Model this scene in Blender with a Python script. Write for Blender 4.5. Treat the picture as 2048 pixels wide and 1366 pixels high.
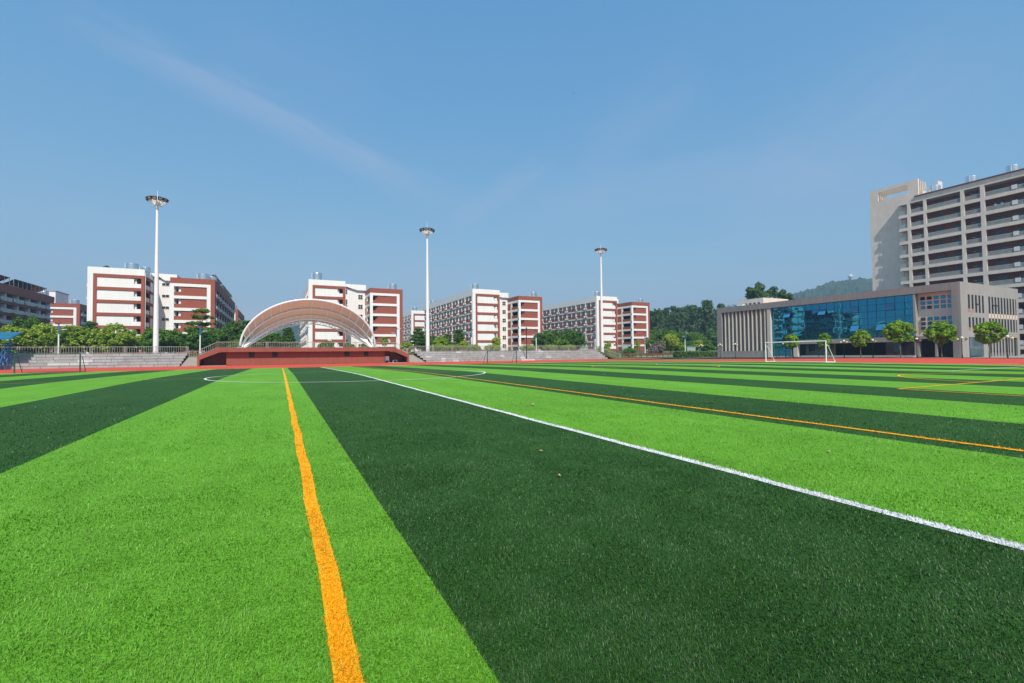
import bpy, math, random
import numpy as np
from mathutils import Vector, Matrix
random.seed(7)
RNG = np.random.default_rng(7)
for o in list(bpy.data.objects): bpy.data.objects.remove(o)
SC = bpy.context.scene
COL = SC.collection
rad = math.radians

# ------------------------------------------------------------------ camera
YAW, PITCH, ROLL, EYE = .4647, .0275, -.0105, 1.5296
F_ = Vector((math.sin(YAW)*math.cos(PITCH), math.cos(YAW)*math.cos(PITCH), math.sin(PITCH)))
R_ = Vector((math.cos(YAW), -math.sin(YAW), 0)); U_ = R_.cross(F_)
Rr = R_*math.cos(ROLL)+U_*math.sin(ROLL); Uu = -R_*math.sin(ROLL)+U_*math.cos(ROLL)
cd = bpy.data.cameras.new('camera'); cam = bpy.data.objects.new('camera', cd); COL.objects.link(cam)
M = Matrix.Identity(4)
for i in range(3):
    M[i][0] = Rr[i]; M[i][1] = Uu[i]; M[i][2] = -F_[i]
M[2][3] = EYE
cam.matrix_world = M
cd.sensor_width = 36; cd.lens = 925.9/2048*36; cd.clip_start = .1; cd.clip_end = 9000
SC.camera = cam

# ------------------------------------------------------------------ light
SUN_DIR = Vector((-.30, -1.0, 1.187)).normalized()         # towards the sun
SUN_EL = math.asin(SUN_DIR.z); SUN_AZ = math.atan2(SUN_DIR.x, SUN_DIR.y)
W = bpy.data.worlds.new('World'); SC.world = W; W.use_nodes = True
nt = W.node_tree; nt.nodes.clear()
def N(t, typ, **kw):
    n = t.nodes.new(typ)
    for k, v in kw.items(): setattr(n, k, v)
    return n
sky = N(nt, 'ShaderNodeTexSky', sky_type='NISHITA', sun_disc=False)
sky.sun_elevation = SUN_EL; sky.sun_rotation = SUN_AZ % (2*math.pi)
sky.altitude = 0; sky.air_density = 1.5; sky.dust_density = 1.0; sky.ozone_density = 10
bg = N(nt, 'ShaderNodeBackground'); bg.inputs[1].default_value = .10
wo = N(nt, 'ShaderNodeOutputWorld')
tc = N(nt, 'ShaderNodeTexCoord')
def wmath(op, a, b=None, c=None, clamp=False):
    n = N(nt, 'ShaderNodeMath', operation=op, use_clamp=clamp)
    for i, v in enumerate((a, b, c)):
        if v is None: continue
        if isinstance(v, (int, float)): n.inputs[i].default_value = v
        else: nt.links.new(v, n.inputs[i])
    return n.outputs[0]
def wdot(vec):
    n = N(nt, 'ShaderNodeVectorMath', operation='DOT_PRODUCT')
    nt.links.new(tc.outputs['Generated'], n.inputs[0]); n.inputs[1].default_value = vec
    return n.outputs['Value']
def pxray(x, y):
    return (F_+Rr*((x-1024)/925.9)-Uu*((y-683)/925.9)).normalized()
def streak(a, b, width, strength, seed, fuzz=.03):
    """a thin high cloud lying along the arc between two sky directions"""
    A, B = a, b; nrm = A.cross(B).normalized(); mid = (A+B).normalized(); tan = nrm.cross(mid).normalized()
    half = abs((B-A).dot(tan))/2
    d = wdot(nrm); t = wdot(tan); f = wdot(mid)
    cx = N(nt, 'ShaderNodeCombineXYZ'); nt.links.new(wmath('MULTIPLY', d, 30), cx.inputs[0]); nt.links.new(wmath('MULTIPLY', t, 4.5), cx.inputs[1]); cx.inputs[2].default_value = seed
    no = N(nt, 'ShaderNodeTexNoise'); nt.links.new(cx.outputs[0], no.inputs['Vector']); no.inputs['Scale'].default_value = 1.6; no.inputs['Detail'].default_value = 7; no.inputs['Roughness'].default_value = .62
    dd = wmath('ADD', d, wmath('MULTIPLY', wmath('SUBTRACT', no.outputs[0], .5), fuzz*2))
    q = wmath('DIVIDE', dd, width); g = wmath('POWER', 2.718, wmath('MULTIPLY', wmath('MULTIPLY', q, q), -1))
    r = wmath('DIVIDE', t, half); e = wmath('SUBTRACT', 1.1, wmath('POWER', wmath('ABSOLUTE', r), 2.2), clamp=True)
    m = wmath('MULTIPLY', wmath('MULTIPLY', g, e), wmath('MULTIPLY', wmath('GREATER_THAN', f, 0), wmath('MULTIPLY_ADD', no.outputs[0], 1.5, .1)))
    return wmath('MULTIPLY', m, strength, clamp=True)
cl = streak(pxray(90, 10), pxray(930, 420), .026, .36, 1.3)
for a, b, w_, s_, k_ in ((pxray(1000, 430), pxray(1600, 330), .05, .24, 4.1), (pxray(1420, 470), pxray(2048, 60), .09, .20, 7.7), (pxray(880, 470), pxray(1120, 310), .02, .26, 9.2), (pxray(-300, 330), pxray(500, 520), .08, .10, 2.2), (pxray(1150, 330), pxray(1420, 140), .05, .14, 5.5), (pxray(1500, 320), pxray(1900, 440), .05, .16, 6.1), (pxray(560, 470), pxray(1000, 560), .04, .14, 8.4), (pxray(380, 60), pxray(760, 190), .05, .07, 3.6)):
    cl = wmath('ADD', cl, streak(a, b, w_, s_, k_))
# the camera's tone response on the sky: gentle compression, cool balance
v1 = N(nt, 'ShaderNodeVectorMath', operation='SCALE'); nt.links.new(sky.outputs[0], v1.inputs[0]); v1.inputs['Scale'].default_value = .1
sx_ = N(nt, 'ShaderNodeSeparateXYZ'); nt.links.new(v1.outputs[0], sx_.inputs[0]); v2 = N(nt, 'ShaderNodeCombineXYZ')
for i_, (g_, k_) in enumerate(((.90, 11.9), (.54, 8.45), (.30, 8.15))): nt.links.new(wmath('MULTIPLY', wmath('POWER', sx_.outputs[i_], g_), k_), v2.inputs[i_])
skyc = v2.outputs[0]
mix = N(nt, 'ShaderNodeMixRGB'); nt.links.new(cl, mix.inputs[0]); nt.links.new(skyc, mix.inputs[1]); mix.inputs[2].default_value = (4.2, 5.0, 6.9, 1)
nt.links.new(mix.outputs[0], bg.inputs[0]); nt.links.new(bg.outputs[0], wo.inputs[0])
sd = bpy.data.lights.new('sun', 'SUN'); sd.energy = 5.0; sd.angle = rad(.53); sd.color = (1, .92, .80)
so = bpy.data.objects.new('sun', sd); COL.objects.link(so)
so.rotation_euler = SUN_DIR.to_track_quat('Z', 'Y').to_euler(); so.location = (0, -50, 80)
SC.view_settings.view_transform = 'Standard'; SC.view_settings.look = 'None'; SC.view_settings.gamma = 1
SC.view_settings.use_curve_mapping = False; SC.view_settings.exposure = 0.08

# ------------------------------------------------------------------ helpers
class MB:
    def __init__(s): s.v = []; s.f = []; s.m = []; s.mi = 0
    def add(s, vs, fs):
        b = len(s.v); s.v += [tuple(p) for p in vs]; s.f += [tuple(b+i for i in f) for f in fs]; s.m += [s.mi]*len(fs); return s
    def box(s, x0, x1, y0, y1, z0, z1):
        return s.add([(x0,y0,z0),(x1,y0,z0),(x1,y1,z0),(x0,y1,z0),(x0,y0,z1),(x1,y0,z1),(x1,y1,z1),(x0,y1,z1)],
                     [(0,3,2,1),(4,5,6,7),(0,1,5,4),(1,2,6,5),(2,3,7,6),(3,0,4,7)])
    def bar(s, p, q, w, h=None):
        """rectangular bar between two points"""
        h = h or w; p = Vector(p); q = Vector(q); d = (q-p).normalized()
        up = Vector((0,0,1)) if abs(d.z) < .95 else Vector((0,1,0))
        a = d.cross(up).normalized()*w/2; b = a.cross(d).normalized()*h/2
        vs = [p-a-b, p+a-b, p+a+b, p-a+b, q-a-b, q+a-b, q+a+b, q-a+b]
        return s.add(vs, [(0,1,2,3),(7,6,5,4),(0,4,5,1),(1,5,6,2),(2,6,7,3),(3,7,4,0)])
    def cyl(s, p, q, r0, r1=None, n=10, cap=True):
        r1 = r0 if r1 is None else r1; p = Vector(p); q = Vector(q); d = (q-p).normalized()
        up = Vector((0,0,1)) if abs(d.z) < .95 else Vector((0,1,0))
        a = d.cross(up).normalized(); b = a.cross(d).normalized()
        vs = []
        for c, r in ((p, r0), (q, r1)):
            for i in range(n):
                t = 2*math.pi*i/n; vs.append(c+a*r*math.cos(t)+b*r*math.sin(t))
        fs = [(i, (i+1) % n, n+(i+1) % n, n+i) for i in range(n)]
        if cap: fs += [tuple(range(n-1,-1,-1)), tuple(range(n, 2*n))]
        return s.add(vs, fs)
    def tube(s, pts, r, n=8):
        """continuous round tube through points"""
        pts = [Vector(p) for p in pts]; vs = []; fs = []
        for k, c in enumerate(pts):
            d = (pts[min(k+1, len(pts)-1)]-pts[max(k-1, 0)]).normalized()
            up = Vector((0,1,0)) if abs(d.y) < .9 else Vector((0,0,1))
            a = d.cross(up).normalized(); b = a.cross(d).normalized()
            rr = r if isinstance(r, (int, float)) else r[k]
            for i in range(n):
                t = 2*math.pi*i/n; vs.append(c+a*rr*math.cos(t)+b*rr*math.sin(t))
        for k in range(len(pts)-1):
            for i in range(n):
                j = (i+1) % n; fs.append((k*n+i, k*n+j, (k+1)*n+j, (k+1)*n+i))
        fs += [tuple(range(n-1,-1,-1)), tuple(range((len(pts)-1)*n, len(pts)*n))]
        return s.add(vs, fs)
    def sphere(s, c, r, n=10, m=7, sz=1):
        vs = [(c[0], c[1], c[2]-r*sz)]
        for j in range(1, m):
            ph = math.pi*j/m
            for i in range(n):
                t = 2*math.pi*i/n; vs.append((c[0]+r*math.sin(ph)*math.cos(t), c[1]+r*math.sin(ph)*math.sin(t), c[2]-r*sz*math.cos(ph)))
        vs.append((c[0], c[1], c[2]+r*sz)); L = len(vs)-1; fs = []
        for i in range(n):
            k = (i+1) % n; fs.append((0, 1+k, 1+i)); fs.append((L, 1+(m-2)*n+i, 1+(m-2)*n+k))
            for j in range(m-2): fs.append((1+j*n+i, 1+j*n+k, 1+(j+1)*n+k, 1+(j+1)*n+i))
        return s.add(vs, fs)
    def prism(s, poly, axis, a0, a1):
        """extrude a 2D polygon along axis 'x' or 'y'"""
        n = len(poly)
        def P(u, w, a): return (a, u, w) if axis == 'x' else (u, a, w)
        vs = [P(u, w, a0) for u, w in poly]+[P(u, w, a1) for u, w in poly]
        fs = [tuple(range(n)), tuple(range(2*n-1, n-1, -1))]+[(i, n+i, n+(i+1) % n, (i+1) % n) for i in range(n)]
        return s.add(vs, fs)
    def mesh(s, name, off=(0,0,0)):
        me = bpy.data.meshes.new(name)
        me.from_pydata([(a-off[0], b-off[1], c-off[2]) for a, b, c in s.v], [], s.f); return me
    def build(s, name, mats, parent=None, smooth=False, world=True):
        off = parent_origin(parent) if (parent and world) else (0,0,0)
        me = s.mesh(name, off)
        for m in (mats if isinstance(mats, (list, tuple)) else [mats]): me.materials.append(m)
        if any(s.m): me.polygons.foreach_set('material_index', s.m)
        if smooth: me.polygons.foreach_set('use_smooth', [True]*len(me.polygons))
        me.update()
        o = bpy.data.objects.new(name, me); COL.objects.link(o); o.parent = parent
        ORG[o.name] = tuple(off); return o
ORG = {}
def parent_origin(p):
    return ORG.get(p.name, (0,0,0))
def thing(name, label, cat, loc=(0,0,0), group=None, rz=0):
    o = bpy.data.objects.new(name, None); COL.objects.link(o); o.location = loc; o.rotation_euler = (0,0,rz)
    o.empty_display_size = .3
    o['label'] = label; o['category'] = cat
    if group: o['group'] = group
    ORG[o.name] = tuple(loc); return o
def tag(o, label, cat, group=None):
    o['label'] = label; o['category'] = cat
    if group: o['group'] = group
    return o
def struct(o): o['kind'] = 'structure'; return o
def stuff(o): o['kind'] = 'stuff'; return o
def inst(name, me, parent, wloc, rz=0, sc=None):
    """place shared mesh data at a world point under a parent"""
    o = bpy.data.objects.new(name, me); COL.objects.link(o); o.parent = parent
    p = parent_origin(parent) if parent else (0,0,0)
    o.location = (wloc[0]-p[0], wloc[1]-p[1], wloc[2]-p[2]); o.rotation_euler = (0,0,rz)
    ORG[o.name] = tuple(wloc)
    if sc: o.scale = sc
    return o
def mk(mb, name, mats, smooth=False):
    me = mb.mesh(name)
    for m in (mats if isinstance(mats, (list, tuple)) else [mats]): me.materials.append(m)
    if any(mb.m): me.polygons.foreach_set('material_index', mb.m)
    if smooth: me.polygons.foreach_set('use_smooth', [True]*len(me.polygons))
    me.update(); return me
def copy_tree(root, loc, rz=0, sc=None, label=None):
    r = root.copy(); COL.objects.link(r); r.location = loc; r.rotation_euler = (0,0,rz)
    if sc: r.scale = sc
    if label: r['label'] = label
    ORG[r.name] = tuple(loc)
    for ch in root.children:
        c = ch.copy(); COL.objects.link(c); c.parent = r
        for g in ch.children:
            d = g.copy(); COL.objects.link(d); d.parent = c
    return r

# ------------------------------------------------------------------ materials
def mat(name, col, rough=.8, var=.10, scale=1.5, metal=0, spec=.3, bump=0, bscale=40, streak=0, coat=0, var2=0, scale2=.15):
    m = bpy.data.materials.new(name); m.use_nodes = True; t = m.node_tree; p = t.nodes['Principled BSDF']
    p.inputs['Roughness'].default_value = rough; p.inputs['Metallic'].default_value = metal; p.inputs['Specular IOR Level'].default_value = spec
    if coat: p.inputs['Coat Weight'].default_value = coat
    c = (*col, 1); p.inputs['Base Color'].default_value = c
    g = t.nodes.new('ShaderNodeNewGeometry')
    def vary(prev, sc, amt, stretch=None):
        no = t.nodes.new('ShaderNodeTexNoise'); no.inputs['Scale'].default_value = sc; no.inputs['Detail'].default_value = 5; no.inputs['Roughness'].default_value = .6
        src = g.outputs['Position']
        if stretch:
            mp = t.nodes.new('ShaderNodeMapping'); mp.inputs['Scale'].default_value = stretch; t.links.new(src, mp.inputs[0]); src = mp.outputs[0]
        t.links.new(src, no.inputs['Vector'])
        mr = t.nodes.new('ShaderNodeMapRange'); mr.inputs[1].default_value = .3; mr.inputs[2].default_value = .7; mr.inputs[3].default_value = 1-amt; mr.inputs[4].default_value = 1+amt*.7
        t.links.new(no.outputs[0], mr.inputs[0])
        mu = t.nodes.new('ShaderNodeVectorMath'); mu.operation = 'SCALE'
        if prev is None: mu.inputs[0].default_value = col
        else: t.links.new(prev, mu.inputs[0])
        t.links.new(mr.outputs[0], mu.inputs['Scale']); return mu.outputs[0]
    out = None
    if var: out = vary(None, scale, var)
    if var2: out = vary(out, scale2, var2)
    if streak: out = vary(out, 1.0, streak, (2.2, 2.2, .22))
    if out is not None: t.links.new(out, p.inputs['Base Color'])
    if bump:
        no = t.nodes.new('ShaderNodeTexNoise'); no.inputs['Scale'].default_value = bscale; no.inputs['Detail'].default_value = 4
        t.links.new(g.outputs['Position'], no.inputs['Vector'])
        b = t.nodes.new('ShaderNodeBump'); b.inputs['Strength'].default_value = bump; b.inputs['Distance'].default_value = .02
        t.links.new(no.outputs[0], b.inputs['Height']); t.links.new(b.outputs[0], p.inputs['Normal'])
    return m
def leafmat(name, c1, c2, sc=.35):
    m = bpy.data.materials.new(name); m.use_nodes = True; t = m.node_tree; p = t.nodes['Principled BSDF']
    g = t.nodes.new('ShaderNodeNewGeometry'); no = t.nodes.new('ShaderNodeTexNoise'); no.inputs['Scale'].default_value = sc; no.inputs['Detail'].default_value = 3
    t.links.new(g.outputs['Position'], no.inputs['Vector'])
    ad = t.nodes.new('ShaderNodeMath'); ad.operation = 'MULTIPLY_ADD'; ad.inputs[1].default_value = .6; t.links.new(g.outputs['Random Per Island'], ad.inputs[0])
    s2 = t.nodes.new('ShaderNodeMath'); s2.operation = 'MULTIPLY_ADD'; s2.inputs[1].default_value = 1.6; s2.inputs[2].default_value = -.6; t.links.new(no.outputs[0], s2.inputs[0]); t.links.new(s2.outputs[0], ad.inputs[2])
    mx = t.nodes.new('ShaderNodeMixRGB'); mx.use_clamp = True; mx.inputs[1].default_value = (*c1, 1); mx.inputs[2].default_value = (*c2, 1); t.links.new(ad.outputs[0], mx.inputs[0])
    t.links.new(mx.outputs[0], p.inputs['Base Color']); p.inputs['Roughness'].default_value = .55; p.inputs['Specular IOR Level'].default_value = .25
    tr = t.nodes.new('ShaderNodeBsdfTranslucent'); t.links.new(mx.outputs[0], tr.inputs[0])
    ms = t.nodes.new('ShaderNodeMixShader'); ms.inputs[0].default_value = .3
    t.links.new(p.outputs[0], ms.inputs[1]); t.links.new(tr.outputs[0], ms.inputs[2]); t.links.new(ms.outputs[0], t.nodes['Material Output'].inputs[0])
    return m
WHITE = mat('white_render', (.81,.81,.80), .85, .03, .5, streak=.045, var2=.03)
WHITE2 = mat('white_trim', (.80,.80,.79), .8, .03, .8, streak=.04)
CREAM = mat('cream_render', (.72,.71,.68), .85, .05, .5, streak=.05)
RED = mat('red_tile', (.30,.085,.055), .7, .10, 3.0, streak=.06, var2=.06)
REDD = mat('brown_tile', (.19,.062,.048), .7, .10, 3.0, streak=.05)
PALE = mat('pale_parapet', (.56,.57,.58), .8, .08, 1.0, streak=.06)
PIPEW = mat('white_paint', (.82,.82,.82), .45, .03, 1)
STEELW = mat('white_steel', (.80,.81,.82), .35, .03, .6, spec=.5)
GALV = mat('galvanised_steel', (.62,.64,.66), .32, .10, .8, metal=.9)
INOX = mat('stainless_tank', (.72,.74,.76), .28, .07, 2.5, metal=1.0)
DARK = mat('dark_metal', (.02,.022,.022), .5, .2, 3)
DGREEN = mat('green_painted_steel', (.012,.075,.045), .4, .1, 3, spec=.5)
BLUEM = mat('blue_painted_steel', (.02,.16,.42), .4, .12, 3, spec=.5)
MINT = mat('mint_paint', (.16,.55,.42), .5, .1, 3)
BLUEROOF = mat('blue_roof_sheet', (.012,.13,.22), .35, .08, 2, spec=.5)
GLASSD = mat('dark_glass', (.018,.024,.03), .12, .3, 1.2, spec=.6)
INSIDE = mat('shaded_room', (.10,.095,.09), .9, .2, 1.0)  # dark colour stands in for shade inside the open corridors
ACM = mat('air_conditioner_shell', (.72,.72,.70), .6, .08, 3)
BEIGE = mat('beige_stone_paint', (.68,.605,.53), .85, .05, .6, streak=.06, var2=.04)
GREYW = mat('grey_stone_paint', (.262,.255,.247), .85, .06, 1.2, streak=.10, var2=.05)
GREYL = mat('light_grey_paint', (.315,.30,.285), .85, .06, .9, streak=.09, var2=.05)
FINM = mat('fin_paint', (.56,.53,.48), .85, .05, .9, streak=.08)
PEACH = mat('peach_panel', (.62,.50,.40), .8, .06, 1)
TERRA = mat('terracotta_panel', (.40,.19,.13), .8, .08, 1)
MAROON = mat('maroon_brick', (.24,.10,.082), .85, .15, 2.5)
RAILG = mat('grey_green_rail', (.48,.53,.53), .5, .08, 4)
RAILB = mat('bronze_rail', (.36,.33,.30), .5, .15, 5)
STONE = mat('grey_granite', (.365,.362,.36), .85, .10, 1.6, bump=.3, bscale=30, streak=.10, var2=.07, scale2=.3)
STONE2 = mat('warm_granite', (.335,.32,.312), .85, .10, 1.6, bump=.3, bscale=30, streak=.10, var2=.07, scale2=.3)
STONEL = mat('light_granite', (.52,.51,.505), .85, .08, 2, bump=.3, bscale=30, streak=.06)
STONEB = mat('brownish_granite', (.36,.33,.30), .85, .10, 2, bump=.3, bscale=30, streak=.10)
CONC = mat('concrete', (.36,.355,.345), .9, .10, 1.2, bump=.2, bscale=20, streak=.08)
MEMB = mat('tan_membrane', (.70,.52,.42), .7, .04, .6)
def translucent(m, f, col):
    t = m.node_tree; tr = t.nodes.new('ShaderNodeBsdfTranslucent'); tr.inputs[0].default_value = (*col, 1)
    ms = t.nodes.new('ShaderNodeMixShader'); ms.inputs[0].default_value = f; p = t.nodes['Principled BSDF']
    t.links.new(p.outputs[0], ms.inputs[1]); t.links.new(tr.outputs[0], ms.inputs[2]); t.links.new(ms.outputs[0], t.nodes['Material Output'].inputs[0])
translucent(MEMB, .58, (.86,.62,.48))
TRACK = mat('red_track', (.58,.072,.042), .9, .05, .5, var2=.07, scale2=.06, bump=.4, bscale=60)
PAVE = mat('pavement', (.30,.295,.285), .9, .10, .7, var2=.10, scale2=.1, bump=.3, bscale=15)
LAWN = mat('lawn', (.055,.115,.022), .95, .3, 2.5, var2=.25, scale2=.15, bump=.5, bscale=12)
EARTH = mat('ground_cover', (.085,.12,.045), .95, .25, .4, var2=.25, scale2=.03)
BARK = mat('bark', (.16,.125,.095), .9, .25, 6, bump=.5, bscale=25)
BARKL = mat('pale_bark', (.30,.26,.215), .9, .2, 4, bump=.4, bscale=25)
WOOD = mat('brown_wood', (.23,.10,.045), .7, .2, 4)
GLOBE = mat('lamp_globe', (.85,.66,.36), .3, .04, 4, spec=.5)
HILLM = mat('wooded_hill', (.034,.062,.022), .95, .55, .09, var2=.3, scale2=.015, bump=1.0, bscale=.08)
SOLAR = mat('solar_collector', (.012,.016,.025), .2, .2, 1, spec=.6)
LW = mat('white_turf_paint', (.74,.75,.76), .8, .05, 12, bump=.5, bscale=90)
LY = mat('yellow_turf_paint', (.84,.40,.005), .8, .06, 12, bump=.5, bscale=90)
LDRY = mat('dry_leaf', (.42,.26,.15), .8, .25, 30)

# ------------------------------------------------------------------ ground
CY, CREST = 34.8, .216
def T(y):
    """height of field and track: crowned along the middle of the pitch, a slight rise to the stands"""
    d = abs(y-CY); k = 3.0
    z = CREST-.0062*(math.sqrt(d*d+k*k)-k*.4)
    z = max(z, -.0)
    if y > 72: z = max(z, .15*min(1, (y-72)/14))
    return z
def grid(name, xs, ys, zf, mats, pick=None):
    vs = [(x, y, zf(x, y)) for y in ys for x in xs]; nx = len(xs)
    fs = [(j*nx+i, j*nx+i+1, (j+1)*nx+i+1, (j+1)*nx+i) for j in range(len(ys)-1) for i in range(nx-1)]
    me = bpy.data.meshes.new(name); me.from_pydata(vs, [], fs)
    for m in mats: me.materials.append(m)
    if pick: me.polygons.foreach_set('material_index', [pick((xs[i]+xs[i+1])/2, (ys[j]+ys[j+1])/2) for j in range(len(ys)-1) for i in range(nx-1)])
    me.update(); o = bpy.data.objects.new(name, me); COL.objects.link(o); return o
def sm(a, b, x):
    t = min(1, max(0, (x-a)/(b-a))); return t*t*(3-2*t)
def gz(x, y):
    """terrain beyond the track"""
    lim = 1-sm(69.5, 76, x)
    zl = 2.2*sm(91.5, 92.4, y)                 # behind the terraces
    zr = 2.2*sm(100, 128, y)                   # open bank on the right
    z = .12+(zl*lim+zr*(1-lim))*.97
    return z
xs = [-1700,-900,-400,-200,-120,-80]+list(range(-60, 70, 10))+[69,70,71,72,73,74,75,76,80,86,92,100,110,125,140,180,260,420,900,1700]
ys = [-1700,-900,-400,-200,-100,-60,-40]
ygr = [88.5,90,91,91.5,91.8,92.1,92.4,93,96,100,104,108,112,116,120,124,128,135,150,180,240,320,500,900,1700]
def zbase(x, y):
    if y < 88.6: return -.06 if x < 96 else .02
    return gz(x, y)
struct(grid('ground', xs, ys+[-20, 0, 20, 40, 60, 80, 88]+ygr, zbase, [EARTH]))
# track: an oval apron of red synthetic surface
def track_outline(r):
    pts = []
    for i in range(41):
        a = -math.pi/2+math.pi*i/40; pts.append((47.2+r*math.cos(a), CY+r*math.sin(a)))
    return pts
mb = MB()
cols_ = []
for (x, y) in track_outline(47.5): cols_.append((x, y))
ysn = sorted(set([round(y, 3) for x, y in cols_]+[-16.0, 88.02]))
ysn = [y for y in np.linspace(-12.7, 82.3, 60)]
vs = []; fs = []
for y in ysn:
    h = math.sqrt(max(0, 47.5**2-(y-CY)**2)); xr = 47.2+h
    for x in (-120, -60, 0, 40, xr): vs.append((x, y, T(y)))
for j in range(len(ysn)-1):
    for i in range(4): fs.append((j*5+i, j*5+i+1, (j+1)*5+i+1, (j+1)*5+i))
n0 = len(vs)
for y in (82.3, 86, 88.05):
    for x in (-120, -60, 0, 40, 82): vs.append((x, y, T(y)))
for j in range(2):
    for i in range(4): fs.append((n0+j*5+i, n0+j*5+i+1, n0+(j+1)*5+i+1, n0+(j+1)*5+i))
mb.add(vs, fs); struct(mb.build('running_track', TRACK))
# teal strip round the outer edge of the track
mb = MB()
for i in range(40):
    a0 = -math.pi/2+math.pi*i/40; a1 = a0+math.pi/40
    q = [(47.2+r*math.cos(a), CY+r*math.sin(a)) for r, a in ((47.3, a0), (48.3, a0), (48.3, a1), (47.3, a1))]
    mb.add([(x, y, T(y)+.006) for x, y in q], [(0,1,2,3)])
struct(mb.build('track_edge_strip', mat('teal_edge', (.10,.30,.25), .9, .1, 1)))
# ground between track and hall: lawn strip then paving
struct(grid('lawn_strip', [93.6, 96.4], list(np.linspace(-30, 84, 24)), lambda x, y: T(y)+.03, [LAWN]))
struct(grid('lawn_bank', [71.5, 80, 90, 100], [88.1, 92, 96, 100, 103.6], lambda x, y: gz(x, y)+.035, [LAWN]))
struct(grid('forecourt_paving', [96.4, 100, 110, 128, 300], [-60, -20, 20, 30, 60, 84, 90], lambda x, y: .24, [PAVE]))
struct(grid('footpath', [72, 90, 110, 140], [104.9, 106.5, 107.9], lambda x, y: gz(x, y)+.04, [PAVE]))
struct(grid('campus_road', [-300, -100, 0, 70, 100, 160, 300], [131, 134, 138], lambda x, y: gz(x, y)+.05, [mat('asphalt', (.06,.06,.06), .9, .15, 1)]))

# ------------------------------------------------------------------ artificial turf
WX, SW = 4.992, 4.0924            # halfway line and stripe width
TX0, TX1, TY0, TY1 = -48.6, 58.4, -30.0, 70.9
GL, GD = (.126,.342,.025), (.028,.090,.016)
def turfmat(name, col, dk):
    m = bpy.data.materials.new(name); m.use_nodes = True; t = m.node_tree; p = t.nodes['Principled BSDF']
    g = t.nodes.new('ShaderNodeNewGeometry')
    def noise(sc, det, stretch=(1,1,1)):
        mp = t.nodes.new('ShaderNodeMapping'); mp.inputs['Scale'].default_value = stretch; t.links.new(g.outputs['Position'], mp.inputs[0])
        n = t.nodes.new('ShaderNodeTexNoise'); n.inputs['Scale'].default_value = sc; n.inputs['Detail'].default_value = det; n.inputs['Roughness'].default_value = .65; t.links.new(mp.outputs[0], n.inputs['Vector']); return n.outputs[0]
    fine = noise(55, 3); pile = noise(.9, 4, (1, .35, 1)); big = noise(.12, 3)
    def mr(src, a, b, lo=.3, hi=.7):
        r = t.nodes.new('ShaderNodeMapRange'); r.inputs[1].default_value = lo; r.inputs[2].default_value = hi; r.inputs[3].default_value = a; r.inputs[4].default_value = b; t.links.new(src, r.inputs[0]); return r.outputs[0]
    def mul(a, b):
        k = t.nodes.new('ShaderNodeMath'); k.operation = 'MULTIPLY'; t.links.new(a, k.inputs[0]); t.links.new(b, k.inputs[1]); return k.outputs[0]
    f = mul(mul(mr(fine, dk, 1.25), mr(pile, .86, 1.12)), mr(big, .92, 1.08))
    s = t.nodes.new('ShaderNodeVectorMath'); s.operation = 'SCALE'; s.inputs[0].default_value = col; t.links.new(f, s.inputs['Scale'])
    t.links.new(s.outputs[0], p.inputs['Base Color']); p.inputs['Roughness'].default_value = .75; p.inputs['Specular IOR Level'].default_value = .12
    b = t.nodes.new('ShaderNodeBump'); b.inputs['Strength'].default_value = .6; b.inputs['Distance'].default_value = .03; t.links.new(fine, b.inputs['Height']); t.links.new(b.outputs[0], p.inputs['Normal'])
    return m
TL = turfmat('light_turf', GL, .72); TD = turfmat('dark_turf', GD, .65)
tx = [TX0]+[WX+SW*k for k in range(-14, 15) if TX0 < WX+SW*k < TX1]+[TX1]
ty = list(np.linspace(TY0, TY1, 120))
struct(grid('turf', tx, ty, lambda x, y: T(y)+.012, [TL, TD], lambda x, y: int(math.floor((x-WX)/SW)) % 2))
LINES = []      # (kind, colour, data) so that the pile near the camera takes the colour of the line it grows in
def strip(name, m, pts, w=.12, z=.018):
    """painted line following the crown of the pitch"""
    mb = MB(); P = []
    for (a, b) in zip(pts[:-1], pts[1:]):
        n = max(1, int(math.hypot(b[0]-a[0], b[1]-a[1])/.6))
        for i in range(n): P.append((a[0]+(b[0]-a[0])*i/n, a[1]+(b[1]-a[1])*i/n))
    P.append(pts[-1]); L = []
    if len(pts) <= 4:      # inlaid by hand: never quite straight
        P = [(x+.010*math.sin(y*2.1+x)+.007*math.sin(y*5.3+1), y+.010*math.sin(x*2.3+y)+.006*math.sin(x*6.1)) for x, y in P]
    for k, p in enumerate(P):
        q0 = P[max(k-1, 0)]; q1 = P[min(k+1, len(P)-1)]; dx, dy = q1[0]-q0[0], q1[1]-q0[1]; l = math.hypot(dx, dy) or 1
        nx, ny = -dy/l*w/2, dx/l*w/2; L.append(((p[0]+nx, p[1]+ny), (p[0]-nx, p[1]-ny)))
    vs = [];
    for a, b in L: vs += [(a[0], a[1], T(a[1])+z), (b[0], b[1], T(b[1])+z)]
    mb.add(vs, [(2*i, 2*i+1, 2*i+3, 2*i+2) for i in range(len(L)-1)])
    o = struct(mb.build(name, m)); LINES.append((m, P, w)); return o
def arc(cx, cy, r, a0, a1, n=48): return [(cx+r*math.cos(rad(a0+(a1-a0)*i/n)), cy+r*math.sin(rad(a0+(a1-a0)*i/n))) for i in range(n+1)]
PX0, PX1, PY0, PY1 = WX-52.2, WX+52.2, CY-34, CY+34
strip('halfway_line', LW, [(WX, TY0+.2), (WX, PY1)])
strip('centre_circle', LW, arc(WX, CY, 9.15, 0, 360, 90))
strip('touch_line', LW, [(PX0, PY1), (PX1, PY1)])
strip('goal_line', LW, [(PX1, PY0), (PX1, PY1)]); strip('goal_line', LW, [(PX0, PY0), (PX0, PY1)])
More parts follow.
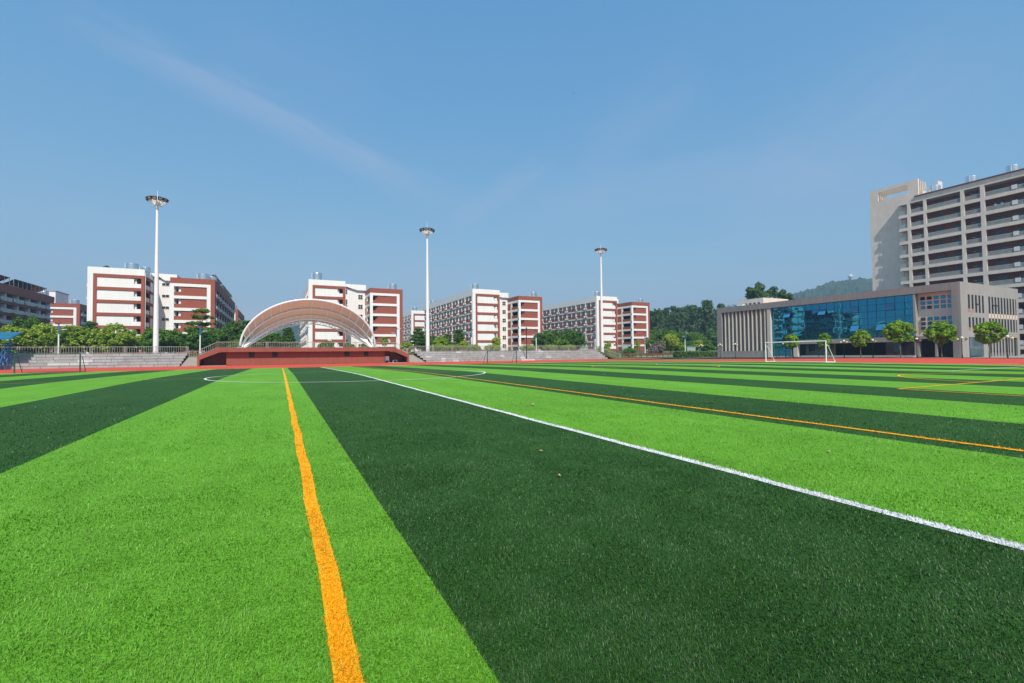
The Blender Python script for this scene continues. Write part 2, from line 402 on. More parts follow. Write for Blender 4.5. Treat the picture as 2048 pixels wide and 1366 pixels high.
strip('penalty_area_line', LW, [(PX1-.1, CY-20.16), (PX1-16.9, CY-20.16), (PX1-16.9, CY+20.16), (PX1-.1, CY+20.16)])
strip('goal_area_line', LW, [(PX1-.1, CY-9.16), (PX1-5.5, CY-9.16), (PX1-5.5, CY+9.16), (PX1-.1, CY+9.16)])
strip('penalty_arc', LW, arc(PX1-11, CY, 9.15, 130, 230))
for s in (-1, 1):                                   # the two small cross pitches, yellow
    mx_ = lambda x: WX+s*(x-WX)
    strip('small_pitch_touch_line', LY, [(mx_(9.69), TY0+.3), (mx_(9.69), 67.2)], z=.022)
    strip('small_pitch_halfway_line', LY, [(mx_(9.7), CY), (mx_(56.5), CY)], w=.08, z=.021)
    strip('small_pitch_centre_circle', LY, arc(mx_(33.1), CY, 6.0, 0, 360, 60), w=.10, z=.023)
    strip('small_pitch_penalty_line', LY, [(mx_(20.65), .6), (mx_(20.65), 9.05), (mx_(45.5), 9.05), (mx_(45.5), .6)], z=.022)
    strip('small_pitch_penalty_arc', LY, arc(mx_(33.1), 8.4, 5.55, 6, 174), z=.023)
    strip('small_pitch_penalty_line', LY, [(mx_(20.65), 67), (mx_(20.65), 60.5), (mx_(45.5), 60.5), (mx_(45.5), 67)], z=.022)
    strip('small_pitch_end_line', LY, [(mx_(9.7), 67.1), (mx_(56.4), 67.1)], w=.10, z=.021)
for k, x in enumerate((61.0, 62.6, 64.4)):
    struct(MB().box(x, x+.12, 20.0-k*2.2, 21.4-k*2.2, T(20)+.004, T(20)+.009).build('lane_mark', LW))

# pile: single fibres around the camera, thinning out with distance
def vnoise(x, y, sc, seed):
    """smooth value noise on the ground plane"""
    g = np.random.default_rng(seed).random((256, 256)); u = x/sc+100.3; v = y/sc+90.7
    i = np.floor(u).astype(int); j = np.floor(v).astype(int); fu = u-i; fv = v-j; fu = fu*fu*(3-2*fu); fv = fv*fv*(3-2*fv)
    a = g[i % 256, j % 256]; b = g[(i+1) % 256, j % 256]; c = g[i % 256, (j+1) % 256]; d = g[(i+1) % 256, (j+1) % 256]
    return (a*(1-fu)+b*fu)*(1-fv)+(c*(1-fu)+d*fu)*fv
def fibres(n, rmin, rmax, hgt):
    r = np.exp(RNG.uniform(np.log(rmin), np.log(rmax), n)); a = RNG.uniform(YAW-1.2, YAW+1.2, n)
    x = r*np.sin(a); y = r*np.cos(a)
    # patches of pile brushed the same way, more or less trodden down
    flow = 9*vnoise(x, y, .9, 3)+5*vnoise(x, y, .3, 4); trod = vnoise(x, y, .7, 5)*.6+vnoise(x, y, .22, 6)*.4
    lean = RNG.uniform(.35, 1.2, n)+.40*trod
    az = np.where(RNG.random(n) < .38, flow+RNG.normal(0, .7, n), RNG.uniform(0, 2*np.pi, n))
    L = hgt*RNG.uniform(.6, 1.35, n)*(1+.02*r); w = .0026*(np.maximum(r, 1.5)/2)**.8*RNG.uniform(.7, 1.3, n)
    return x, y, r, lean, az, L, w
def line_mask(x, y):
    col = np.zeros(len(x), int)
    for m, pts, w in LINES:
        k = 1 if m is LW else 2
        for a, b in zip(pts[:-1], pts[1:]):
            if min(math.hypot(*a), math.hypot(*b)) > 25 or max(a[1], b[1]) < -3: continue
            dx, dy = b[0]-a[0], b[1]-a[1]; l2 = dx*dx+dy*dy or 1e-9
            t = np.clip(((x-a[0])*dx+(y-a[1])*dy)/l2, 0, 1); d = np.hypot(x-a[0]-t*dx, y-a[1]-t*dy)
            # edge of the painted pile is ragged, never ruler straight
            edge = w/2+.006*np.sin((x+y)*23)+.004*np.sin((x-y)*57)
            col[d < edge] = k
    return col
def fibre_mat(name):
    m = bpy.data.materials.new(name); m.use_nodes = True; t = m.node_tree; p = t.nodes['Principled BSDF']
    at = t.nodes.new('ShaderNodeAttribute'); at.attribute_name = 'fibre'
    t.links.new(at.outputs['Color'], p.inputs['Base Color']); p.inputs['Roughness'].default_value = .42; p.inputs['Specular IOR Level'].default_value = .28
    tr = t.nodes.new('ShaderNodeBsdfTranslucent'); t.links.new(at.outputs['Color'], tr.inputs[0])
    ms = t.nodes.new('ShaderNodeMixShader'); ms.inputs[0].default_value = .25
    t.links.new(p.outputs[0], ms.inputs[1]); t.links.new(tr.outputs[0], ms.inputs[2]); t.links.new(ms.outputs[0], t.nodes['Material Output'].inputs[0]); return m
FIB = fibre_mat('turf_fibre')
def fibre_object(name, x, y, lean, az, L, w, colr, simple=False):
    n = len(x); k = 3.0; d = np.abs(y-CY); z = np.maximum(CREST-.0062*(np.sqrt(d*d+k*k)-k*.4), 0)+.008
    hx, hy = np.cos(az), np.sin(az); sx, sy = -hy, hx
    V = np.empty((n, 5, 3), np.float32)
    l1 = lean*.45
    mx_, mz = np.sin(l1)*L*.5, np.cos(l1)*L*.5
    ex, ez = mx_+np.sin(lean)*L*.5, mz+np.cos(lean)*L*.5
    for i, s in ((0, -1), (1, 1)): V[:, i] = np.stack([x+s*sx*w/2, y+s*sy*w/2, z], 1)
    for i, s in ((2, 1), (3, -1)): V[:, i] = np.stack([x+hx*mx_+s*sx*w*.42, y+hy*mx_+s*sy*w*.42, z+mz], 1)
    V[:, 4] = np.stack([x+hx*ex, y+hy*ex, z+ez], 1)
    if simple:
        V = np.ascontiguousarray(V[:, [0, 1, 4]]); me = bpy.data.meshes.new(name); me.vertices.add(n*3); me.vertices.foreach_set('co', V.ravel())
        me.loops.add(n*3); me.loops.foreach_set('vertex_index', np.arange(n*3, dtype=np.int32)); me.polygons.add(n)
        me.polygons.foreach_set('loop_start', np.arange(0, n*3, 3, dtype=np.int32)); me.polygons.foreach_set('loop_total', np.full(n, 3, np.int32))
        at = me.attributes.new('fibre', 'FLOAT_COLOR', 'POINT'); C = np.ones((n, 3, 4), np.float32); C[:, :, :3] = colr[:, None, :]; at.data.foreach_set('color', C.ravel())
        me.materials.append(FIB); me.update(); o = bpy.data.objects.new(name, me); COL.objects.link(o); return stuff(o)
    b = (np.arange(n)*5)[:, None]
    loops = np.concatenate([b+np.array([[0,1,2,3]]), b+np.array([[3,2,4]])], 1).astype(np.int32).ravel()
    me = bpy.data.meshes.new(name); me.vertices.add(n*5); me.vertices.foreach_set('co', V.ravel())
    me.loops.add(n*7); me.loops.foreach_set('vertex_index', loops)
    me.polygons.add(n*2); st = (np.arange(n)*7)[:, None]+np.array([[0, 4]]); me.polygons.foreach_set('loop_start', st.astype(np.int32).ravel())
    me.polygons.foreach_set('loop_total', np.tile(np.array([4, 3], np.int32), n))
    at = me.attributes.new('fibre', 'FLOAT_COLOR', 'POINT')
    C = np.ones((n, 5, 4), np.float32); C[:, :, :3] = colr[:, None, :]; at.data.foreach_set('color', C.ravel())
    me.materials.append(FIB); me.update(); me.validate()
    o = bpy.data.objects.new(name, me); COL.objects.link(o); return stuff(o)
x, y, r, lean, az, L, w = fibres(840000, .85, 24, .026)
keep = RNG.random(len(x)) < np.clip((24-r)/17, 0, 1)**1.3; x, y, r, lean, az, L, w = (q[keep] for q in (x, y, r, lean, az, L, w))
kind = line_mask(x, y); dark = (np.floor((x-WX)/SW).astype(int) % 2).astype(bool)
# fibres just outside a line stay green but some painted ones stray across
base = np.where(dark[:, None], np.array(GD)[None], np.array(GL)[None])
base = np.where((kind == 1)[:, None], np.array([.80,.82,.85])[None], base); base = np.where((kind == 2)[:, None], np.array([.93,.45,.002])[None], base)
val = np.where(dark, RNG.uniform(.5, 1.65, len(x)), RNG.uniform(.68, 1.32, len(x)))*np.where(dark, .78+.28*vnoise(x, y, 1.3, 8)+.20*vnoise(x, y, .35, 9), .90+.13*vnoise(x, y, 1.6, 8)+.08*vnoise(x, y, .35, 9)); glint = RNG.random(len(x)) < .004  # noise patches paint the sheen of brushed pile into the fibre colour
colr = base*val[:, None]; colr[glint & (kind == 0)] = colr[glint & (kind == 0)]*.6+np.where(dark[glint & (kind == 0)][:, None], np.array([.07,.10,.07]), np.array([.18,.22,.12]))  # glint fibres painted paler, a highlight put into their colour
bl = (RNG.random(len(x)) < .16) & (kind == 0); colr[bl] = colr[bl]*.8+np.where(dark[bl][:, None], np.array([.022,.040,.022]), np.array([.06,.06,.015]))  # random fibres paled, sheen highlights put into their colour
L = np.where(glint, L*.5, L); L = np.where(kind > 0, L*1.15, L); w = np.where(kind > 0, w*1.15, w)
g0 = (kind == 0) & (r < 6.5); g1 = (kind == 0) & (r >= 6.5)
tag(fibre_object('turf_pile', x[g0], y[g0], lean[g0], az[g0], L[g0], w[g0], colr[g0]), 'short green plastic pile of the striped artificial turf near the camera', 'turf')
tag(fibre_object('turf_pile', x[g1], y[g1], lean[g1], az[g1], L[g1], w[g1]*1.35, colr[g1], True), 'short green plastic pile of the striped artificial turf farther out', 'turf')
for kk, nm, lb in ((1, 'white_line_pile', 'white plastic pile of the halfway line on the turf'), (2, 'yellow_line_pile', 'orange yellow plastic pile of the small pitch lines on the turf')):
    # lines get extra fibres so that they read as dense tufts
    q = kind == kk
    rep = 3
    xx = np.repeat(x[q], rep)+RNG.normal(0, .018, q.sum()*rep); yy = np.repeat(y[q], rep)+RNG.normal(0, .05, q.sum()*rep)
    ok = line_mask(xx, yy) == kk
    cc = np.repeat(base[q], rep, 0)*(RNG.uniform(.75, 1.15, len(xx))*(.84+.22*vnoise(xx, yy, .45, 12)))[:, None]
    gr = RNG.random(len(xx)) < .05; cc[gr] = np.array(GL)*.8          # green fibres mixed into the line
    tag(fibre_object(nm, xx[ok], yy[ok], np.repeat(lean[q], rep)[ok], RNG.uniform(0, 6.28, ok.sum()), np.repeat(L[q], rep)[ok], np.repeat(w[q], rep)[ok], cc[ok]), lb, 'turf')

# ------------------------------------------------------------------ dormitories
BAY = 3.45
def win4(wd, ht, rows=2, cols=2, d=.06):
    """window: white frame with dark panes set behind it (frame mesh, pane mesh) around the origin, facing -Y"""
    f = MB(); t = .07
    f.box(-wd/2, wd/2, -d, 0, -ht/2, -ht/2+t).box(-wd/2, wd/2, -d, 0, ht/2-t, ht/2)
    for i in range(cols+1):
        xx = -wd/2+(wd-t)*i/cols; f.box(xx, xx+t, -d, 0, -ht/2+t, ht/2-t)
    for j in range(1, rows): f.box(-wd/2+t, wd/2-t, -d+.01, 0, -ht/2+ht*j/rows-t/2, -ht/2+ht*j/rows+t/2)
    p = MB().box(-wd/2+t/2, wd/2-t/2, -.02, 0, -ht/2+t/2, ht/2-t/2)
    return mk(f, 'window_frame', WHITE2), mk(p, 'window_pane', GLASSD)
W4F, W4P = win4(1.45, 1.55); W2F, W2P = win4(1.7, .85, 1, 2)
# balcony door and window at the back of a recess: facing -X at origin
def recess_window():
    m = MB(); m.mi = 0
    m.box(-.04, 0, -1.05, .25, -1.0, 1.15); m.mi = 1
    m.box(-.07, -.04, -1.10, -1.03, -1.0, 1.2).box(-.07, -.04, -.42, -.36, -1.0, 1.15).box(-.07, -.04, .25, .32, -1.0, 1.2).box(-.07, -.04, -1.1, .32, 1.15, 1.22)
    return mk(m, 'recess_window', [GLASSD, WHITE2])
RWIN = recess_window()
def ac_mesh():
    m = MB(); m.mi = 0; m.box(-.36, 0, -.42, .42, 0, .58); m.mi = 1
    m.box(-.365, -.36, -.34, .14, .06, .52); m.box(-.36, .1, -.45, .45, -.06, 0)
    return mk(m, 'air_conditioner', [ACM, mat('ac_grille', (.30,.30,.30), .6, .1, 5)])
AC = ac_mesh()
CLOTH = [mat('cloth_'+n, c, .9, .15, 6) for n, c in (('pink', (.70,.30,.28)), ('blue', (.10,.22,.50)), ('white', (.75,.75,.76)), ('teal', (.05,.45,.50)), ('dark', (.03,.035,.06)), ('orange', (.65,.25,.06)))]
def cloth_mesh(i):
    m = MB(); m.box(-.03, .03, -.32, .32, -.75+.1*(i % 3), 0); m.box(-.02, .02, -.42, .42, -.28, -.04); return mk(m, 'laundry', CLOTH[i])
CLOTHS = [cloth_mesh(i) for i in range(6)]
_par = {}
def parapet_mesh(m, w):
    k = (m.name, w)
    if k not in _par: _par[k] = mk(MB().box(-.1, 0, -w/2, w/2, 0, 1.08).box(-.13, .03, -w/2, w/2, 1.08, 1.14), 'balcony', m)
    return _par[k]
def balcony_side(root, X, sgn, Y0, nb, bands, mband, mpar, mpier, mtop, ztop, rows, y_from=0, bt=.5, mthin=None):
    """long side of a block: floor bands, piers, and one recessed balcony per bay and storey.
       sgn=-1 faces -X, +1 faces +X; bands = z of the top of each floor band"""
    rz = 0 if sgn < 0 else math.pi
    Y1 = Y0+nb*BAY; D = 1.35
    a, b = (X, X+D) if sgn < 0 else (X-D, X)
    for z in bands[:rows]:
        MB().box(a, b, Y0, Y1, z-bt, z).build('floor_band', mband, root)
    MB().box(a, b, Y0, Y1, ztop[0], ztop[1]).build('roof_band', mtop, root)
    zb = bands[rows-1]
    for k in range(nb+1):
        y = Y0+k*BAY
        if k % 2 == 0: m = MB().box(min(a, b)-(.06 if sgn < 0 else 0), max(a, b)+(.06 if sgn > 0 else 0), y-.17, y+.17, zb+.002, ztop[0]-.002)
        else: m = MB().box(a+.05, b-.05, y-.06, y+.06, zb+.002, ztop[0]-.002)
        m.build('pier', mpier if k % 2 == 0 else (mthin or mpier), root)
    pm = parapet_mesh(mpar, BAY-.36)
    xb = X+D if sgn < 0 else X-D
    for r in range(rows):
        z = bands[r]
        for k in range(nb):
            y = Y0+(k+.5)*BAY
            if y < y_from: continue
            p = inst('balcony', pm, root, (X+(.1 if sgn < 0 else -.1), y, z), rz)
            w_ = inst('window', RWIN, p, (xb-sgn*-.0+(-.004 if sgn < 0 else .004), y, z+1.1)); 
            w_.location = ((D-.1)-.004, (.5 if k % 2 else -.1), 1.1)
            if True:
                side = 1 if k % 2 else -1
                if sgn > 0: side = -side
                if random.random() < .9:
                    c = inst('air_conditioner', AC, p, (0,0,0)); c.location = (-.12, -side*(BAY/2-.72)*(-1), .12)
            if random.random() < .32:
                c = inst('laundry', random.choice(CLOTHS), p, (0,0,0)); c.location = (random.choice((-.16, .5, .6, .9)), random.uniform(-1.0, 1.0), random.uniform(1.05, 1.9))
def dorm(label, wx, rx, Y0, L=62.1, left=True, right=False, tank=True, single=None, white=True, red=True, near=True, rows=6):
    zg = 2.0
    d = thing('dormitory', label, 'building', (wx[0], Y0, zg), 'dormitory blocks behind the stands')
    Y1 = Y0+L
    wb = [22.5-3.2*k for k in range(7)]; rb = [21.0-3.2*k for k in range(6)]
    if white:
        x0, x1 = wx
        xi = x0+(1.36 if left else .0)
        MB().box(xi, x1-1.7, Y0+.62, Y1, zg, 22.4).build('wall', CREAM if left else WHITE, d)
        MB().box(x0, x1, Y0, Y0+.6, 22.5, 24.1).box(x0, x0+.25, Y0+.6, Y1, 22.3, 24.1).box(x1-.25, x1, Y0+.6, Y1, 22.3, 24.1).box(x0, x1, Y1, Y1+.3, 22.3, 24.1).box(x0+.25, x1-.25, Y0+.6, Y1, 22.4, 22.9).build('parapet', WHITE, d)
        MB().box(x0, x0+1.07, Y0, Y0+.62, zg, 22.5).build('corner_wall', WHITE, d)
        fr = MB().box(x0+1.07, x0+1.75, Y0-.02, Y0+.6, zg, 21.72).box(x1-.72, x1, Y0-.02, Y0+.6, zg, 21.72)
        fr.build('red_frame', RED, d)
        for k, z in enumerate(wb):
            MB().box(x0+1.07, x1, Y0-.021, Y0+.59, z-.78, z-.001).build('floor_band', RED, d)
            zt = z-.78; zbm = (wb[k+1] if k+1 < len(wb) else zg)
            m = MB().box(x0+1.75, x1-2.2, Y0+.16, Y0+.6, zbm, zt).box(x1-2.2, x1-.72, Y0+.16, Y0+.4, zbm, zbm+1.05)
            m.build('panel', WHITE, d)
        # corridor on the courtyard side, up to the stair tower
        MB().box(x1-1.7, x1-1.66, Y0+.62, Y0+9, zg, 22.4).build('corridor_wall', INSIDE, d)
        for k, z in enumerate(wb[:6]):
            MB().box(x1-1.6, x1, Y0+.62, Y0+8.9, z-.78, z-.005).build('floor_band', RED, d)
            zb2 = wb[k+1]
            MB().box(x1-.2, x1-.02, Y0+.62, Y0+5.2, zb2, zb2+1.05).box(x1-.2, x1-.02, Y0+6.1, Y0+8.9, zb2, z-.78).build('corridor_parapet', WHITE, d)
        MB().box(x1-.45, x1, Y0+5.2, Y0+6.1, zg, 21.7).build('pier', RED, d)
        MB().box(x1-1.7, x1, Y0+9, Y1, zg, 22.3).build('courtyard_wall', WHITE, d)
        if left: balcony_side(d, x0, -1, Y0+.62, int((L-.62)/BAY), [19.2-3.2*k for k in range(6)], WHITE2, RED, WHITE2, WHITE, (21.85, 22.29), rows)
    if red:
        x0, x1 = rx
        xe = x1-(1.36 if right else 0)
        MB().box(x0+1.7, xe, Y0+.62, Y1, zg, 21.0).build('wall', WHITE if right else RED, d)
        MB().box(x0, x1, Y0, Y0+.6, 21.0, 22.5).box(x0, x0+.25, Y0+.6, Y1, 21.0, 22.5).box(x1-.25, x1, Y0+.6, Y1, 20.2, 22.5).box(x0, x1, Y1, Y1+.3, 21.0, 22.5).box(x0+.25, x1-.25, Y0+.6, Y1, 21.01, 21.4).build('parapet', RED, d)
        MB().box(x1-1.0, x1, Y0, Y0+.62, zg, 21.0).build('corner_wall', RED, d)
        MB().box(x0, x0+.85, Y0-.02, Y0+.62, zg, 20.24).box(x1-1.85, x1-1.0, Y0-.02, Y0+.6, zg, 20.24).build('white_frame', WHITE2, d)
        for k, z in enumerate(rb):
            MB().box(x0, x1-1.0, Y0-.021, Y0+.59, z-.76, z-.001).build('floor_band', WHITE2, d)
            zt = z-.76; zbm = rb[k+1] if k+1 < len(rb) else zg
            MB().box(x0+2.3, x1-1.85, Y0+.2, Y0+.6, zbm, zt).box(x0+.85, x0+2.3, Y0+.2, Y0+.4, zbm, zbm+1.05).build('panel', RED, d)
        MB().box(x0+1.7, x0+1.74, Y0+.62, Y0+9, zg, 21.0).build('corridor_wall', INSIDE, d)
        for k, z in enumerate(rb):
            MB().box(x0, x0+1.65, Y0+.6, Y0+9, z-.76, z-.004).build('floor_band', WHITE2, d)
            zbm = rb[k+1] if k+1 < len(rb) else zg
            MB().box(x0+.02, x0+.2, Y0+.62, Y0+5.6, zbm, zbm+1.05).box(x0+.02, x0+.2, Y0+6.4, Y0+9, zbm, z-.76).build('corridor_parapet', RED, d)
        MB().box(x0-.02, x0+.5, Y0+5.6, Y0+6.4, zg, 21.0).build('pier', WHITE2, d)
        MB().box(x0, x0+1.7, Y0+9, Y1, zg, 21.0).build('courtyard_wall', RED, d)
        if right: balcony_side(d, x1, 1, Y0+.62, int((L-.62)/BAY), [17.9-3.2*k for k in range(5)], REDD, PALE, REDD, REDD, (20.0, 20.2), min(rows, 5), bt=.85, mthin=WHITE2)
    if white and red and near:
        a, b = wx[1], rx[0]
        MB().box(a, b, Y0+9.02, Y0+17, zg, 23.2).build('stair_tower', WHITE, d)
        MB().prism([(a-1.9, 24.5), (b+.1, 24.5), (b+.1, 22.7), (b-2.6, 22.7), (a+1.3, 23.7), (a-1.9, 23.7)], 'y', Y0+8.3, Y0+17.2).build('tower_roof', WHITE, d)
        for k in range(6):
            if single:
                f = inst('window', W2F, d, ((a+b)/2+single, Y0+9.0, 21.7-3.2*k)); inst('pane', W2P, f, ((a+b)/2+single, Y0+8.99, 21.7-3.2*k))
            else:
                f = inst('window', W4F, d, (a+1.0, Y0+9.0, 22.7-3.2*k-.6)); inst('pane', W4P, f, (a+1.0, Y0+8.99, 22.1-3.2*k))
                f = inst('window', W4F, d, (b-1.5, Y0+9.0, 20.6-3.2*k)); inst('pane', W4P, f, (b-1.5, Y0+8.99, 20.6-3.2*k))
        MB().cyl((wx[1]+.12, Y0+.3, zg), (wx[1]+.12, Y0+.3, 23.4), .07, n=6).build('downpipe', PIPEW, d)
    return d
def tank(x, y, z, r, h, label):
    t = thing('water_tank', label, 'water tank', (x, y, z), 'steel water tanks on the roofs')
    b = MB(); n = 20; prof = [(0, .25), (r, .25), (r, h*.92), (r*.93, h*.97), (r*.3, h), (0, h)]
    for (r0, z0), (r1, z1) in zip(prof[:-1], prof[1:]):
        for i in range(n):
            a0, a1 = 2*math.pi*i/n, 2*math.pi*(i+1)/n
            b.add([(x+r0*math.cos(a0), y+r0*math.sin(a0), z+z0), (x+r0*math.cos(a1), y+r0*math.sin(a1), z+z0), (x+r1*math.cos(a1), y+r1*math.sin(a1), z+z1), (x+r1*math.cos(a0), y+r1*math.sin(a0), z+z1)], [(0,1,2,3)])
    b.build('vessel', INOX, t)
    for q in (.35, .65): MB().cyl((x, y, z+h*q), (x, y, z+h*q+.05), r+.02, n=20).build('band', INOX, t)
    MB().cyl((x-r-.12, y-.1, z), (x-r-.12, y-.1, z+h*.95), .05, n=6).cyl((x-r-.12, y-.1, z+h*.95), (x-r*.5, y-.1, z+h*.95), .05, n=6).build('pipe', PIPEW, t)
    for q in range(3):
        a = q*2.1; MB().box(x+r*.7*math.cos(a)-.1, x+r*.7*math.cos(a)+.1, y+r*.7*math.sin(a)-.1, y+r*.7*math.sin(a)+.1, z, z+.25).build('foot', CONC, t)
    return t
dorm('white and red brick dormitory left of the stage, behind the nearest floodlight mast', (-42.1, -30.9), (-25.6, -15.7), 147, left=True, right=True, single=.1, rows=6)
dorm('white and red dormitory directly behind the curved stage canopy', (7.4, 17.6), (24.8, 34.9), 147, left=True)
dorm('white and red dormitory between the second and third floodlight masts', (58.8, 69.0), (76.5, 86.3), 147, left=True)
dorm('white and red dormitory rightmost of the row, behind the farthest floodlight mast', (111.0, 121.1), (128.6, 138.3), 147, left=True)
dorm('brown brick dormitory side with rows of balconies at the left picture edge', (-95, -84.5), (-78.3, -68.4), 147, left=False, right=True, white=True)
dorm('small distant red dormitory gable seen between the two left dormitories', (-94, -84), (-78.3, -68.2), 231, L=40, left=False, right=True, near=False, rows=3)
dorm('distant red dormitory corner rising behind the trees left of the canopy', (-42, -31), (-25.6, -16.4), 234, L=40, left=False, right=True, white=False, near=False, rows=3)
dorm('distant white dormitory gable left of the second floodlight mast', (58.9, 69), (76.5, 86), 230, L=40, left=True, red=False, near=False, rows=6)
MB_ = MB
tank(-36.2+2.3, 149.2, 22.9, 1.35, 2.9, 'steel water tank on the white gable roof left of the nearest mast, front one')
tank(-31.9, 152.5, 22.9, 1.1, 2.7, 'smaller steel water tank tucked behind another on the leftmost white gable roof')
tank(-18.6, 149.4, 21.4, 1.35, 2.8, 'steel water tank on the red gable roof beside the solar collectors')
tank(-16.9, 152.2, 21.4, 1.0, 2.6, 'smaller steel water tank behind another on the red gable roof beside the solar collectors')
tank(9.9, 149.0, 22.9, 1.35, 3.5, 'steel water tank on the white roof directly above the stage canopy')
tank(32.2, 149.2, 21.4, 1.3, 3.0, 'steel water tank on the red roof right of the stage canopy')
tank(60.7, 149.5, 22.9, 1.35, 3.2, 'steel water tank on the white roof right of the second floodlight mast')
tank(83.9, 149.4, 21.4, 1.3, 3.0, 'steel water tank on the red roof between the second and third masts')
tank(110.9+1.9, 149.4, 22.9, 1.35, 3.2, 'steel water tank just left of the third floodlight mast pole')
tank(135.4, 149.6, 21.4, 1.3, 3.0, 'steel water tank on the red roof nearest the eucalyptus wood')
tank(60.9, 200, 22.9, 1.35, 3.0, 'steel water tank half hidden behind the second floodlight mast')
tank(61.2, 232.5, 22.9, 1.35, 3.2, 'steel water tank on the distant white gable left of the second mast')
tank(-71.0, 209.2, 21.4, 1.2, 3.0, 'steel water tank at the far end of the brown dormitory roof at left')
tank(-70.3, 233.5, 21.4, 1.3, 2.8, 'steel water tank on the distant small red gable at left')
tank(-18, 236, 21.4, 1.2, 2.6, 'steel water tank on the distant red corner behind the trees')
def solar(x0, x1, y0, y1, z, label):
    t = thing('solar_collector', label, 'solar panel', ((x0+x1)/2, y0, z), 'solar collectors on the roofs')
    n = int((y1-y0)/2.4)
    for k in range(n):
        ya = y0+(y1-y0)*k/n; yb = y0+(y1-y0)*(k+1)/n-.08
        MB().add([(x0, ya, z+.9), (x0, yb, z+.9), (x1, yb, z+3.3), (x1, ya, z+3.3), (x0, ya, z+.82), (x0, yb, z+.82), (x1, yb, z+3.22), (x1, ya, z+3.22)], [(0,1,2,3),(7,6,5,4),(0,4,5,1),(1,5,6,2),(2,6,7,3),(3,7,4,0)]).build('panel', SOLAR, t)
    for k in range(n+1):
        ya = y0+(y1-y0)*k/n-.04
        MB().bar((x0+.1, ya, z), (x0+.1, ya, z+.9), .09).bar((x1-.1, ya, z), (x1-.1, ya, z+3.2), .09).bar((x0, ya, z+.84), (x1, ya, z+3.24), .08).bar((x1-.1, ya, z+1.2), (x0+1.6, ya, z+1.6), .07).build('support', GALV, t)
    return t
solar(-20.5, -16.4, 152.5, 172, 21.6, 'tilted solar collectors on the red dormitory roof near the mast, front array')
solar(-20.5, -16.4, 174, 206, 21.6, 'tilted solar collectors on the red dormitory roof near the mast, rear array')
solar(-73.0, -68.9, 184, 205, 21.6, 'tilted dark solar collectors on the brown dormitory roof at left, whole array in view')
solar(-73.0, -68.9, 160, 181.5, 21.6, 'tilted dark solar collectors cut off by the left picture edge')
for x, y, z, h, lb in ((-14.5-3, 190, 21.4, 9, 'thin lightning rod above the solar collectors of the red dormitory'), (-69.5, 183, 21.4, 9, 'thin lightning rod above the brown dormitory at left')):
    r_ = MB().cyl((x, y, z), (x, y, z+h), .05, .02, n=6).cyl((x, y, z), (x, y, z+.3), .2, n=8).build('lightning_rod', GALV); tag(r_, lb, 'lightning rod', 'lightning rods')
# roof pavilion tip on the leftmost white block
t = thing('roof_vent_hood', 'small dark pyramid hood on the leftmost white dormitory roof', 'vent', (-39.2, 150, 22.9))
MB().add([(-40.6,149,24.0),(-37.8,149,24.0),(-37.8,151,24.0),(-40.6,151,24.0),(-39.2,150,25.1)], [(0,1,4),(1,2,4),(2,3,4),(3,0,4),(3,2,1,0)]).build('hood', DARK, t)
MB().box(-40.3,-38.1,149.2,150.8,22.9,24.0).build('base', CONC, t)
# stair head of the far left block
t = thing('stair_head', 'small white stair head on a distant roof behind the brown dormitory', 'building', (-84, 231, 22.4))
MB().box(-84,-76.2,234,246,21.0,27.2).build('wall', WHITE, t); MB().box(-84.2,-76,233.8,246.2,27.2,27.5).build('roof', CONC, t)
# round wall emblems
def emblem(x, z, label):
    t = thing('wall_emblem', label, 'sign', (x, 146.9, z), 'round plaques on the gables')
    MB().cyl((x, 146.97, z), (x, 146.85, z), .55, n=24).build('disc', mat('plaque_white', (.7,.7,.72), .6, .1, 4), t)
    MB().cyl((x, 146.86, z), (x, 146.83, z), .36, n=20).build('ring', mat('plaque_grey', (.42,.42,.46), .6, .1, 4), t)
    MB().box(x-.08, x+.08, 146.80, 146.84, z-.26, z+.26).build('numeral', mat('plaque_numeral', (.75,.75,.76), .6, .1, 4), t)
emblem(13.1, 6.05, 'round pale plaque on the white gable seen under the canopy')
emblem(30.4, 6.0, 'round pale plaque on the red gable right of the canopy')

# ------------------------------------------------------------------ glass fronted hall
HX, HY0, HY1, HZ0, HZ1, HXB = 100.0, 34.8, 82.3, .24, 12.75, 123.6
hall = thing('teaching_hall', 'low grey hall with large blue glass front facing the pitch', 'building', (HX, HY0, HZ0))
def hb(name, m, *bx):
    b = MB()
    for q in bx: b.box(*q)
    return b.build(name, m, hall)
hb('end_wall', GREYW, (HX, HX+1.2, 80.9, HY1, HZ0, HZ1-1.3), (HX+1.2, HXB, HY1-.4, HY1, HZ0, HZ1-1.3))
hb('roof_fascia', GREYW, (HX, HX+1.2, HY0+.3, HY1, 11.45, HZ1), (HX+1.2, HXB, HY1-.5, HY1, 11.45, HZ1), (HXB-.5, HXB, HY0+.4, HY1-.5, 11.45, HZ1))
hb('roof', CONC, (HX+1.2, HXB-.5, HY0+.4, HY1-.5, 11.9, 12.1))
hb('corner_pier', GREYW, (HX, HX+1.0, HY0+.3, HY0+1.15, HZ0, 11.45))
hb('core_wall', GREYW, (HX+2.2, HXB-.3, 69.2, HY1-.4, HZ0, 11.9))
hb('back_wall', GREYW, (HXB-.4, HXB, HY0+.3, HY1-.4, HZ0, 11.45))
